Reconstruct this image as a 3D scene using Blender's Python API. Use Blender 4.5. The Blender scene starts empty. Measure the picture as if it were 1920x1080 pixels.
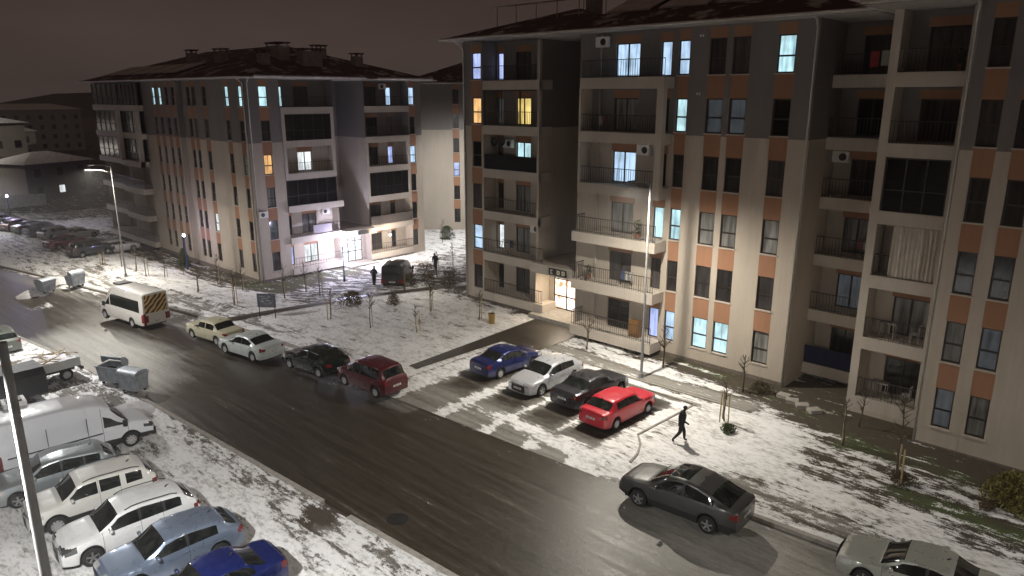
import bpy, bmesh, math, random
import numpy as np
from mathutils import Vector, Matrix, noise

scene = bpy.context.scene
PI = math.pi
R = math.radians
C = bpy.context.scene.collection
rnd = random.Random(7)

# ---------------------------------------------------------------- camera
CAMH = 15.3
cam_data = bpy.data.cameras.new("Camera")
cam = bpy.data.objects.new("camera", cam_data)
C.objects.link(cam)
cam_data.sensor_width = 36.0
cam_data.lens = 36.0 * 1367.0 / 1920.0
cam_data.clip_end = 3000
cam_data.clip_start = 0.2
PITCH = math.atan(362 / 1367.0)
cam.location = (0, 0, CAMH)
cam.rotation_euler = (PI / 2 - PITCH, 0, R(43.2) - PI / 2)
scene.camera = cam

# ---------------------------------------------------------------- night sky
world = bpy.data.worlds.new("World")
scene.world = world
world.use_nodes = True
wn = world.node_tree.nodes
wl = world.node_tree.links
wn.clear()
wo = wn.new('ShaderNodeOutputWorld')
bg = wn.new('ShaderNodeBackground')
tc = wn.new('ShaderNodeTexCoord')
sx = wn.new('ShaderNodeSeparateXYZ')
rp = wn.new('ShaderNodeValToRGB')
wl.new(tc.outputs['Generated'], sx.inputs[0])
wl.new(sx.outputs['Z'], rp.inputs[0])
e = rp.color_ramp.elements
e[0].position = 0.0; e[0].color = (0.056, 0.041, 0.036, 1)
e[1].position = 0.5; e[1].color = (0.038, 0.023, 0.016, 1)
m_ = e.new(0.12); m_.color = (0.046, 0.031, 0.026, 1)
cn = wn.new('ShaderNodeTexNoise'); cn.inputs['Scale'].default_value = 2.2; cn.inputs['Detail'].default_value = 4
cm = wn.new('ShaderNodeMapping'); cm.inputs['Scale'].default_value = (1, 1, 3.5)
wl.new(tc.outputs['Generated'], cm.inputs[0]); wl.new(cm.outputs[0], cn.inputs['Vector'])
cr_ = wn.new('ShaderNodeMapRange'); cr_.inputs['From Min'].default_value = 0.3; cr_.inputs['From Max'].default_value = 0.7
cr_.inputs['To Min'].default_value = 0.84; cr_.inputs['To Max'].default_value = 1.22
wl.new(cn.outputs[0], cr_.inputs['Value'])
cv = wn.new('ShaderNodeVectorMath'); cv.operation = 'SCALE'
wl.new(rp.outputs[0], cv.inputs[0]); wl.new(cr_.outputs[0], cv.inputs['Scale'])
wl.new(cv.outputs[0], bg.inputs[0])
bg.inputs[1].default_value = 1.12
wl.new(bg.outputs[0], wo.inputs[0])

scene.view_settings.view_transform = 'Standard'
scene.view_settings.look = 'None'
scene.view_settings.exposure = 0.0
scene.view_settings.gamma = 1.0


def lamp(kind, name, loc, power, color=(1, 1, 1), radius=0.15, spot=None, blend=1.0, target=None):
    d = bpy.data.lights.new(name, kind)
    d.energy = power
    d.color = color
    d.shadow_soft_size = radius
    if kind == 'SPOT':
        d.spot_size = R(spot)
        d.spot_blend = blend
    o = bpy.data.objects.new(name, d)
    C.objects.link(o)
    o.location = loc
    if target:
        o.rotation_euler = (Vector(target) - Vector(loc)).to_track_quat('-Z', 'Y').to_euler()
    return o


def sst(t):
    t = min(max(t, 0.0), 1.0)
    return t * t * (3 - 2 * t)


def zt(x, y):
    """height of the terrain: it falls away gently behind the first building"""
    return -1.1 * sst((y - 38) / 34) - 1.1 * sst((x - 24) / 8) * sst((y - 44) / 16)


# street lamps plus added fill lights; only some have poles further down
WARMW = (1.0, 0.93, 0.81)
COOLW = (1.0, 0.985, 0.96)
LAMPS = [  # light position, power, colour, aim
    ((31.2, 20.9, 10.80), 8000, WARMW, (29.6, 20.2, 0)),
    ((1.5, 14.6, 10.9), 12500, COOLW, (2.5, 16.0, 0)),
    ((21.9, 72.0, 9.1), 9000, WARMW, (21.6, 71.0, -1)),
    ((9.6, 50.3, 10.7), 9500, COOLW, (13.0, 49.5, 0)),
    ((31.2, -11.0, 10.8), 3600, COOLW, (30.0, -8.0, 0)),
    ((12.0, -9.0, 10.8), 4200, WARMW, (15.0, -6.0, 0)),  # unseen fill added for the facades, no pole
    ((36.2, 44.5, 5.2), 500, WARMW, (36.0, 44.5, 0)),
    ((59.0, 62.0, 13.0), 12500, COOLW, (60.0, 64.0, 0)),  # added to brighten the third building, no pole
    ((16.4, 116.0, 8.4), 8000, COOLW, (16.5, 114.0, -1)),
    ((15.0, 152.0, 19.0), 30000, WARMW, (15.0, 168.0, 0)),  # added high up to lighten the far houses and their roofs
    ((-12.0, 158.0, 19.0), 22000, WARMW, (-10.0, 178.0, 0)),  # second added light for the far houses, no mast built
]
for p_, w_, c_, t_ in LAMPS:
    lamp('SPOT', 'street_and_fill_light', p_, w_, c_, 0.12, 178, 1.0, t_)

# ---------------------------------------------------------------- helpers


def link(o, parent=None):
    C.objects.link(o)
    if parent is not None:
        o.parent = parent
    return o


def tag(o, label=None, cat=None, group=None, kind=None):
    if label: o['label'] = label
    if cat: o['category'] = cat
    if group: o['group'] = group
    if kind: o['kind'] = kind
    return o


def empty(name, loc, rotz=0.0, label=None, cat=None, group=None):
    o = bpy.data.objects.new(name, None)
    o.empty_display_size = 0.3
    C.objects.link(o)
    o.location = loc
    o.rotation_euler = (0, 0, rotz)
    return tag(o, label, cat, group)


class MB:
    """collects shapes into one mesh"""

    def __init__(self):
        self.v = []; self.f = []; self.m = []

    def quad(self, a, b, c, d, mi=0):
        n = len(self.v)
        self.v += [tuple(a), tuple(b), tuple(c), tuple(d)]
        self.f.append((n, n + 1, n + 2, n + 3)); self.m.append(mi)

    def poly(self, pts, mi=0):
        n = len(self.v)
        self.v += [tuple(p) for p in pts]
        self.f.append(tuple(range(n, n + len(pts)))); self.m.append(mi)

    def box(self, x0, x1, y0, y1, z0, z1, mi=0):
        if x0 > x1: x0, x1 = x1, x0
        if y0 > y1: y0, y1 = y1, y0
        if z0 > z1: z0, z1 = z1, z0
        n = len(self.v)
        self.v += [(x0, y0, z0), (x1, y0, z0), (x1, y1, z0), (x0, y1, z0), (x0, y0, z1), (x1, y0, z1), (x1, y1, z1), (x0, y1, z1)]
        for q in ((0, 3, 2, 1), (4, 5, 6, 7), (0, 1, 5, 4), (1, 2, 6, 5), (2, 3, 7, 6), (3, 0, 4, 7)):
            self.f.append(tuple(n + i for i in q)); self.m.append(mi)

    def tube(self, pts, rad, seg=8, mi=0, cap=True):
        pts = [Vector(p) for p in pts]
        if not isinstance(rad, (list, tuple)): rad = [rad] * len(pts)
        n0 = len(self.v)
        up = None
        for i, p in enumerate(pts):
            d = (pts[min(i + 1, len(pts) - 1)] - pts[max(i - 1, 0)])
            if d.length < 1e-7: d = Vector((0, 0, 1))
            d.normalize()
            if up is None:
                up = d.orthogonal().normalized()
            up = (up - d * up.dot(d))
            up = up.normalized() if up.length > 1e-5 else d.orthogonal().normalized()
            w = d.cross(up)
            for k in range(seg):
                a = 2 * PI * k / seg
                self.v.append(tuple(p + (up * math.cos(a) + w * math.sin(a)) * rad[i]))
        for i in range(len(pts) - 1):
            for k in range(seg):
                a = n0 + i * seg + k; b = n0 + i * seg + (k + 1) % seg
                self.f.append((a, b, b + seg, a + seg)); self.m.append(mi)
        if cap:
            self.f.append(tuple(n0 + k for k in reversed(range(seg)))); self.m.append(mi)
            e0 = n0 + (len(pts) - 1) * seg
            self.f.append(tuple(e0 + k for k in range(seg))); self.m.append(mi)

    def lathe(self, prof, seg=16, axis='z', c=(0, 0, 0), mi=0):
        """prof: list of (radius, height)"""
        n0 = len(self.v)
        for r, h in prof:
            for k in range(seg):
                a = 2 * PI * k / seg
                if axis == 'z': p = (r * math.cos(a), r * math.sin(a), h)
                elif axis == 'y': p = (r * math.cos(a), h, r * math.sin(a))
                else: p = (h, r * math.cos(a), r * math.sin(a))
                self.v.append((p[0] + c[0], p[1] + c[1], p[2] + c[2]))
        for i in range(len(prof) - 1):
            for k in range(seg):
                a = n0 + i * seg + k; b = n0 + i * seg + (k + 1) % seg
                self.f.append((a, b, b + seg, a + seg)); self.m.append(mi)

    def build(self, name, mats, parent=None, loc=None, smooth=False, fix=False):
        me = bpy.data.meshes.new(name)
        me.from_pydata(self.v, [], self.f)
        if not isinstance(mats, (list, tuple)): mats = [mats]
        for m in mats: me.materials.append(m)
        me.polygons.foreach_set('material_index', self.m)
        if fix or smooth:
            bm = bmesh.new(); bm.from_mesh(me)
            bmesh.ops.remove_doubles(bm, verts=bm.verts, dist=1e-5)
            bmesh.ops.recalc_face_normals(bm, faces=bm.faces)
            bm.to_mesh(me); bm.free()
        if smooth:
            me.polygons.foreach_set('use_smooth', [True] * len(me.polygons))
            if smooth is not True:
                try: me.set_sharp_from_angle(angle=R(smooth))
                except Exception: pass
        me.update()
        o = bpy.data.objects.new(name, me)
        link(o, parent)
        if loc: o.location = loc
        return o


def copy_tree(o, parent=None):
    c = o.copy()
    C.objects.link(c)
    c.parent = parent
    for ch in list(o.children):
        copy_tree(ch, c)
    return c


# ---------------------------------------------------------------- materials


def newmat(name):
    m = bpy.data.materials.new(name)
    m.use_nodes = True
    nt = m.node_tree
    b = nt.nodes['Principled BSDF']
    return m, nt, b


def setp(b, col=None, rough=None, metal=None, spec=None, coat=None):
    if col is not None: b.inputs['Base Color'].default_value = (col[0], col[1], col[2], 1)
    if rough is not None: b.inputs['Roughness'].default_value = rough
    if metal is not None: b.inputs['Metallic'].default_value = metal
    if spec is not None: b.inputs['Specular IOR Level'].default_value = spec
    if coat is not None:
        b.inputs['Coat Weight'].default_value = coat
        b.inputs['Coat Roughness'].default_value = 0.06


def nnoise(nt, scale, detail=4, rough=0.55, vec=None, kind='Object', stretch=None):
    n = nt.nodes.new('ShaderNodeTexNoise')
    n.inputs['Scale'].default_value = scale
    n.inputs['Detail'].default_value = detail
    n.inputs['Roughness'].default_value = rough
    t = nt.nodes.new('ShaderNodeTexCoord')
    src = t.outputs[kind]
    if stretch:
        mp = nt.nodes.new('ShaderNodeMapping')
        mp.inputs['Scale'].default_value = stretch[:3]
        if len(stretch) > 3: mp.inputs['Rotation'].default_value = (0, 0, stretch[3])
        nt.links.new(src, mp.inputs[0]); src = mp.outputs[0]
    nt.links.new(src, n.inputs['Vector'])
    return n


def ramp(nt, fac, stops):
    r = nt.nodes.new('ShaderNodeValToRGB')
    el = r.color_ramp.elements
    while len(el) < len(stops): el.new(0.5)
    for e_, (p, c) in zip(el, stops):
        e_.position = p
        e_.color = (c[0], c[1], c[2], 1) if isinstance(c, (tuple, list)) else (c, c, c, 1)
    nt.links.new(fac, r.inputs[0])
    return r


def simple(name, col, rough=0.6, metal=0.0, var=0.12, scale=3.0, spec=0.5, coat=None, bump=0.0):
    """a plain surface with slight uneven tone and gloss"""
    m, nt, b = newmat(name)
    setp(b, col, rough, metal, spec, coat)
    n = nnoise(nt, scale, 5)
    lo = tuple(c * (1 - var) for c in col); hi = tuple(min(1, c * (1 + var)) for c in col)
    r = ramp(nt, n.outputs[0], [(0.3, lo), (0.7, hi)])
    nt.links.new(r.outputs[0], b.inputs['Base Color'])
    r2 = ramp(nt, n.outputs[0], [(0.3, max(0.0, rough - 0.07)), (0.7, min(1, rough + 0.08))])
    nt.links.new(r2.outputs[0], b.inputs['Roughness'])
    if bump:
        bp = nt.nodes.new('ShaderNodeBump'); bp.inputs['Strength'].default_value = bump
        n2 = nnoise(nt, scale * 12, 3)
        nt.links.new(n2.outputs[0], bp.inputs['Height']); nt.links.new(bp.outputs[0], b.inputs['Normal'])
    return m


def stucco(name, col):
    m, nt, b = newmat(name)
    setp(b, col, 0.88, 0, 0.25)
    n = nnoise(nt, 0.35, 6, 0.6, stretch=(1, 1, 0.35))
    n2 = nnoise(nt, 5.0, 4, 0.6, stretch=(1, 1, 0.12))
    r = ramp(nt, n.outputs[0], [(0.3, tuple(c * 0.87 for c in col)), (0.7, tuple(c * 1.07 for c in col))])
    r2 = ramp(nt, n2.outputs[0], [(0.35, 0.93), (0.65, 1.0)])
    mx = nt.nodes.new('ShaderNodeMix'); mx.data_type = 'RGBA'; mx.blend_type = 'MULTIPLY'
    mx.inputs['Factor'].default_value = 1
    nt.links.new(r.outputs[0], mx.inputs[6]); nt.links.new(r2.outputs[0], mx.inputs[7])
    nt.links.new(mx.outputs[2], b.inputs['Base Color'])
    bp = nt.nodes.new('ShaderNodeBump'); bp.inputs['Strength'].default_value = 0.15; bp.inputs['Distance'].default_value = 0.02
    n3 = nnoise(nt, 40, 3)
    nt.links.new(n3.outputs[0], bp.inputs['Height']); nt.links.new(bp.outputs[0], b.inputs['Normal'])
    return m


M = {}
M['cream'] = stucco('cream_render', (0.45, 0.395, 0.33))
M['grey_wall'] = stucco('grey_render', (0.195, 0.18, 0.172))
M['orange'] = stucco('orange_render', (0.33, 0.175, 0.105))
M['band'] = stucco('pale_render', (0.49, 0.44, 0.38))
M['plinth'] = simple('plinth_stone', (0.14, 0.115, 0.095), 0.9, var=0.35, scale=6, bump=0.4)
M['soffit'] = simple('eave_soffit', (0.30, 0.28, 0.26), 0.8)
M['gutter'] = simple('gutter_metal', (0.45, 0.43, 0.40), 0.5)
M['pipe'] = simple('downpipe_grey', (0.42, 0.40, 0.37), 0.5)
M['frame'] = simple('window_frame_brown', (0.022, 0.015, 0.013), 0.4)
M['rail'] = simple('dark_railing_metal', (0.035, 0.03, 0.028), 0.45)
M['concrete'] = simple('concrete', (0.30, 0.28, 0.25), 0.9, var=0.25, scale=4, bump=0.3)
M['white'] = simple('white_plastic', (0.70, 0.69, 0.66), 0.5)
M['chimney'] = simple('chimney_render', (0.30, 0.27, 0.25), 0.9, var=0.25)
M['tyre'] = simple('tyre_rubber', (0.014, 0.014, 0.014), 0.85)
M['rim'] = simple('alloy_rim', (0.42, 0.42, 0.42), 0.32, 0.75)
M['steelrim'] = simple('steel_wheel_trim', (0.40, 0.40, 0.40), 0.5, 0.2)
M['blackplastic'] = simple('black_plastic', (0.018, 0.018, 0.019), 0.55)
M['seam'] = simple('door_seam', (0.01, 0.01, 0.01), 0.8)
M['chrome'] = simple('chrome', (0.6, 0.6, 0.6), 0.15, 1.0, var=0.03)
M['plate'] = simple('number_plate', (0.62, 0.62, 0.60), 0.5, var=0.05)
M['platedark'] = simple('number_plate_letters', (0.03, 0.03, 0.04), 0.5)
M['pole'] = simple('galvanised_pole', (0.27, 0.27, 0.265), 0.7, 0.2, var=0.2)
M['wood'] = simple('stake_wood', (0.36, 0.27, 0.14), 0.85, var=0.3, scale=8)
M['bark'] = simple('bark', (0.075, 0.058, 0.04), 0.95, var=0.4, scale=10)
M['bin'] = simple('galvanised_bin', (0.36, 0.39, 0.43), 0.5, 0.25, var=0.3, scale=2.5)
M['bindark'] = simple('bin_inside', (0.02, 0.02, 0.02), 0.9)


def glass_mat(name, kind):
    """window panes: dark glass, net curtain behind glass, or a lit room"""
    m, nt, b = newmat(name)
    setp(b, (0.02, 0.02, 0.022), 0.08, 0, 0.5)
    oi = nt.nodes.new('ShaderNodeObjectInfo')
    tcx = nt.nodes.new('ShaderNodeTexCoord')
    add = nt.nodes.new('ShaderNodeVectorMath'); add.operation = 'MULTIPLY_ADD'
    cmb = nt.nodes.new('ShaderNodeCombineXYZ')
    for k_ in range(3): nt.links.new(oi.outputs['Random'], cmb.inputs[k_])
    nt.links.new(cmb.outputs[0], add.inputs[0])
    add.inputs[1].default_value = (37, 37, 37)
    nt.links.new(tcx.outputs['Object'], add.inputs[2])
    w = nt.nodes.new('ShaderNodeTexNoise')
    mp = nt.nodes.new('ShaderNodeMapping'); mp.inputs['Scale'].default_value = (4.2, 4.2, 0.5)
    nt.links.new(add.outputs[0], mp.inputs[0]); nt.links.new(mp.outputs[0], w.inputs['Vector'])
    w.inputs['Scale'].default_value = 1.0; w.inputs['Detail'].default_value = 3
    big = nt.nodes.new('ShaderNodeTexNoise')
    nt.links.new(add.outputs[0], big.inputs['Vector']); big.inputs['Scale'].default_value = 0.9
    if kind == 'dark':
        r = ramp(nt, w.outputs[0], [(0.35, (0.012, 0.011, 0.011)), (0.75, (0.032, 0.029, 0.028))])
    elif kind == 'curtain':
        r = ramp(nt, w.outputs[0], [(0.3, (0.10, 0.10, 0.095)), (0.7, (0.34, 0.34, 0.32))])
    else:
        r = ramp(nt, w.outputs[0], [(0.3, (0.02, 0.02, 0.02)), (0.7, (0.05, 0.05, 0.05))])
    mr = nt.nodes.new('ShaderNodeMapRange'); nt.links.new(oi.outputs['Random'], mr.inputs['Value'])
    mr.inputs['To Min'].default_value = 0.35 if kind == 'dark' else 0.6; mr.inputs['To Max'].default_value = 3.4 if kind == 'dark' else 1.2
    vm = nt.nodes.new('ShaderNodeVectorMath'); vm.operation = 'SCALE'
    nt.links.new(r.outputs[0], vm.inputs[0]); nt.links.new(mr.outputs[0], vm.inputs['Scale'])
    nt.links.new(vm.outputs[0], b.inputs['Base Color'])
    if kind.startswith('lit'):
        tint = {'lit_blue': ((0.16, 0.26, 0.42), (0.55, 0.76, 1.0)), 'lit_white': ((0.42, 0.50, 0.60), (0.95, 1.0, 1.0)),
                'lit_violet': ((0.15, 0.20, 0.50), (0.50, 0.60, 1.0)),
                'lit_warm': ((0.30, 0.13, 0.03), (0.95, 0.55, 0.22)), 'lit_yellow': ((0.22, 0.15, 0.03), (1.0, 0.75, 0.25)),
                'lit_cyan': ((0.18, 0.36, 0.42), (0.62, 0.93, 1.0)), 'lit_dim': ((0.012, 0.014, 0.017), (0.035, 0.04, 0.045))}[kind]
        re_ = ramp(nt, w.outputs[0], [(0.22, tint[0]), (0.50, tint[1])])
        rb = ramp(nt, big.outputs[0], [(0.35, 0.62), (0.6, 1.0)])
        mx = nt.nodes.new('ShaderNodeMix'); mx.data_type = 'RGBA'; mx.blend_type = 'MULTIPLY'; mx.inputs['Factor'].default_value = 1
        nt.links.new(re_.outputs[0], mx.inputs[6]); nt.links.new(rb.outputs[0], mx.inputs[7])
        nt.links.new(mx.outputs[2], b.inputs['Emission Color'])
        b.inputs['Emission Strength'].default_value = 1.2
    return m


for k_ in ('dark', 'curtain', 'lit_blue', 'lit_white', 'lit_violet', 'lit_warm', 'lit_yellow', 'lit_cyan', 'lit_dim'):
    M['g_' + k_] = glass_mat('pane_' + k_, k_)


def roof_mat():
    m, nt, b = newmat('roof_tiles')
    setp(b, (0.09, 0.035, 0.03), 0.85)
    w = nt.nodes.new('ShaderNodeTexWave'); w.inputs['Scale'].default_value = 3.2; w.inputs['Distortion'].default_value = 1.5
    w.bands_direction = 'Z'
    t = nt.nodes.new('ShaderNodeTexCoord'); nt.links.new(t.outputs['Object'], w.inputs['Vector'])
    r = ramp(nt, w.outputs[0], [(0.2, (0.035, 0.018, 0.015)), (0.8, (0.085, 0.042, 0.035))])
    n = nnoise(nt, 0.55, 5, 0.7)
    r2 = ramp(nt, n.outputs[0], [(0.54, 0.0), (0.62, 1.0)])
    mx = nt.nodes.new('ShaderNodeMix'); mx.data_type = 'RGBA'
    nt.links.new(r2.outputs[0], mx.inputs['Factor']); nt.links.new(r.outputs[0], mx.inputs[6])
    mx.inputs[7].default_value = (0.45, 0.43, 0.43, 1)
    nt.links.new(mx.outputs[2], b.inputs['Base Color'])
    return m


M['roof'] = roof_mat()
M['g_black'] = simple('dark_glazing', (0.008, 0.008, 0.008), 0.12)
M['roofsnow'] = simple('roof_snow', (0.55, 0.54, 0.55), 0.8, var=0.2, scale=1.5)
M['panel'] = simple('solar_panel', (0.03, 0.035, 0.05), 0.25)


def ground_mat(name, paved=False):
    """snow, grass, bare soil and wet asphalt, mixed by the painted cover attribute
    cov.R = snow, cov.G = grass, cov.B = frost / thin slush"""
    m, nt, b = newmat(name)
    L = nt.links.new
    at = nt.nodes.new('ShaderNodeAttribute'); at.attribute_name = 'cov'
    sp = nt.nodes.new('ShaderNodeSeparateColor'); L(at.outputs['Color'], sp.inputs[0])
    n1 = nnoise(nt, 1.5, 7, 0.70, stretch=(1.0, 0.40, 1, R(-12)))       # drift size patches, drawn out along the road
    n2 = nnoise(nt, 6.0, 6, 0.70, stretch=(1.25, 0.45, 1, R(-12)))
    n3 = nnoise(nt, 17, 5, 0.75)
    tr = nnoise(nt, 0.9, 5, 0.6, stretch=(3.4, 0.16, 1, R(3)))      # wheel tracks

    def math_(op, a, b_, c_=None):
        x = nt.nodes.new('ShaderNodeMath'); x.operation = op
        for i, v in enumerate((a, b_, c_)):
            if v is None: continue
            if isinstance(v, (int, float)): x.inputs[i].default_value = v
            else: L(v, x.inputs[i])
        return x.outputs[0]

    def mix(fac, a, b_):
        x = nt.nodes.new('ShaderNodeMix'); x.data_type = 'RGBA'
        L(fac, x.inputs['Factor'])
        for s, v in ((6, a), (7, b_)):
            if isinstance(v, tuple): x.inputs[s].default_value = (*v, 1)
            else: L(v, x.inputs[s])
        return x.outputs[2]
    a1 = math_('MULTIPLY', math_('SUBTRACT', n1.outputs[0], 0.5), 1.9)
    a2 = math_('MULTIPLY', math_('SUBTRACT', n2.outputs[0], 0.5), 0.95)
    a3 = math_('MULTIPLY', math_('SUBTRACT', n3.outputs[0], 0.5), 0.9)
    a4 = math_('MULTIPLY', math_('SUBTRACT', tr.outputs[0], 0.5), 1.1)
    amp = math_('SUBTRACT', 1.55 if not paved else 0.85, math_('MULTIPLY', sp.outputs[0], 1.0 if not paved else 0.0))
    nn = math_('MULTIPLY', math_('ADD', math_('ADD', math_('ADD', a1, a2), a3), a4), amp)
    s = math_('ADD', sp.outputs[0], nn)
    snow = ramp(nt, s, [(0.47, 0.0), (0.56, 1.0)]).outputs[0]
    nn2 = math_('ADD', math_('MULTIPLY', math_('SUBTRACT', tr.outputs[0], 0.5), 1.5), math_('ADD', a2, a3))
    fr = math_('ADD', sp.outputs[2], math_('MULTIPLY', nn2, 0.6))
    frost = ramp(nt, fr, [(0.25, 0.0), (0.95, 1.0)]).outputs[0]
    g = math_('ADD', sp.outputs[1], math_('MULTIPLY', nn, 0.6))
    grass = ramp(nt, g, [(0.42, 0.0), (0.60, 1.0)]).outputs[0]
    gcol = ramp(nt, n3.outputs[0], [(0.3, (0.025, 0.040, 0.008)), (0.7, (0.085, 0.12, 0.028))]).outputs[0]
    if paved:
        bc = math_('ADD', math_('MULTIPLY', tr.outputs[0], 0.5), math_('ADD', math_('MULTIPLY', n2.outputs[0], 0.3), math_('MULTIPLY', n3.outputs[0], 0.2)))
        basec = ramp(nt, bc, [(0.36, (0.024, 0.019, 0.013)), (0.62, (0.055, 0.044, 0.031))]).outputs[0]
    else:
        basec = ramp(nt, n2.outputs[0], [(0.3, (0.028, 0.022, 0.014)), (0.7, (0.085, 0.065, 0.045))]).outputs[0]
    c = mix(grass, basec, gcol)
    c = mix(frost, c, (0.34, 0.33, 0.30))
    dirt = ramp(nt, math_('ADD', math_('MULTIPLY', n2.outputs[0], 0.55), math_('MULTIPLY', n1.outputs[0], 0.45)), [(0.38, (0.36, 0.345, 0.32)), (0.53, (0.80, 0.80, 0.80))]).outputs[0]
    c = mix(snow, c, dirt)
    L(c, b.inputs['Base Color'])
    if paved:
        wet = ramp(nt, bc, [(0.38, 0.32), (0.62, 0.50)]).outputs[0]
    else:
        wet = ramp(nt, n2.outputs[0], [(0.3, 0.75), (0.7, 0.95)]).outputs[0]
    r1 = mix(frost, wet, (0.62, 0.62, 0.62))
    r1 = mix(snow, r1, (0.72, 0.72, 0.72))
    L(r1, b.inputs['Roughness'])
    h = math_('ADD', math_('MULTIPLY', snow, 0.6), math_('MULTIPLY', n3.outputs[0], 0.35 if not paved else 0.12))
    h = math_('ADD', h, math_('MULTIPLY', n2.outputs[0], 0.4 if not paved else 0.12))
    bp = nt.nodes.new('ShaderNodeBump'); bp.inputs['Strength'].default_value = 0.55; bp.inputs['Distance'].default_value = 0.10
    L(h, bp.inputs['Height']); L(bp.outputs[0], b.inputs['Normal'])
    return m


M['ground'] = ground_mat('snowy_ground')
M['road'] = ground_mat('wet_asphalt', True)

# ---------------------------------------------------------------- ground, road, pavements


def near_edge(y):
    return 14.8 - 0.0565 * y - (0.0025 * (y - 50) ** 2 if 50 < y < 90 else (4 + 0.2 * (y - 90) if y >= 90 else 0))


def far_edge(y):
    return 24.45 - 0.0565 * y - (0.0025 * (y - 50) ** 2 if 50 < y < 90 else (4 + 0.2 * (y - 90) if y >= 90 else 0))


def sd_poly(px_, py_, poly):
    """signed distance (negative inside) of arrays to a polygon"""
    d = np.full(px_.shape, 1e9); inside = np.zeros(px_.shape, bool)
    n = len(poly)
    for i in range(n):
        x0, y0 = poly[i]; x1, y1 = poly[(i + 1) % n]
        ex, ey = x1 - x0, y1 - y0
        t = np.clip(((px_ - x0) * ex + (py_ - y0) * ey) / (ex * ex + ey * ey + 1e-9), 0, 1)
        d = np.minimum(d, np.hypot(px_ - x0 - t * ex, py_ - y0 - t * ey))
        cond = ((y0 > py_) != (y1 > py_))
        with np.errstate(divide='ignore', invalid='ignore'):
            xi = (x1 - x0) * (py_ - y0) / (y1 - y0 + 1e-12) + x0
        inside ^= cond & (px_ < xi)
    return np.where(inside, -d, d)


def sd_line(px_, py_, pts):
    d = np.full(px_.shape, 1e9)
    for (x0, y0), (x1, y1) in zip(pts[:-1], pts[1:]):
        ex, ey = x1 - x0, y1 - y0
        t = np.clip(((px_ - x0) * ex + (py_ - y0) * ey) / (ex * ex + ey * ey + 1e-9), 0, 1)
        d = np.minimum(d, np.hypot(px_ - x0 - t * ex, py_ - y0 - t * ey))
    return d


def soft(d, w):
    """1 inside, 0 outside over width w"""
    return np.clip(0.5 - d / w, 0, 1)


FE = np.vectorize(far_edge); NE = np.vectorize(near_edge)


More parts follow.
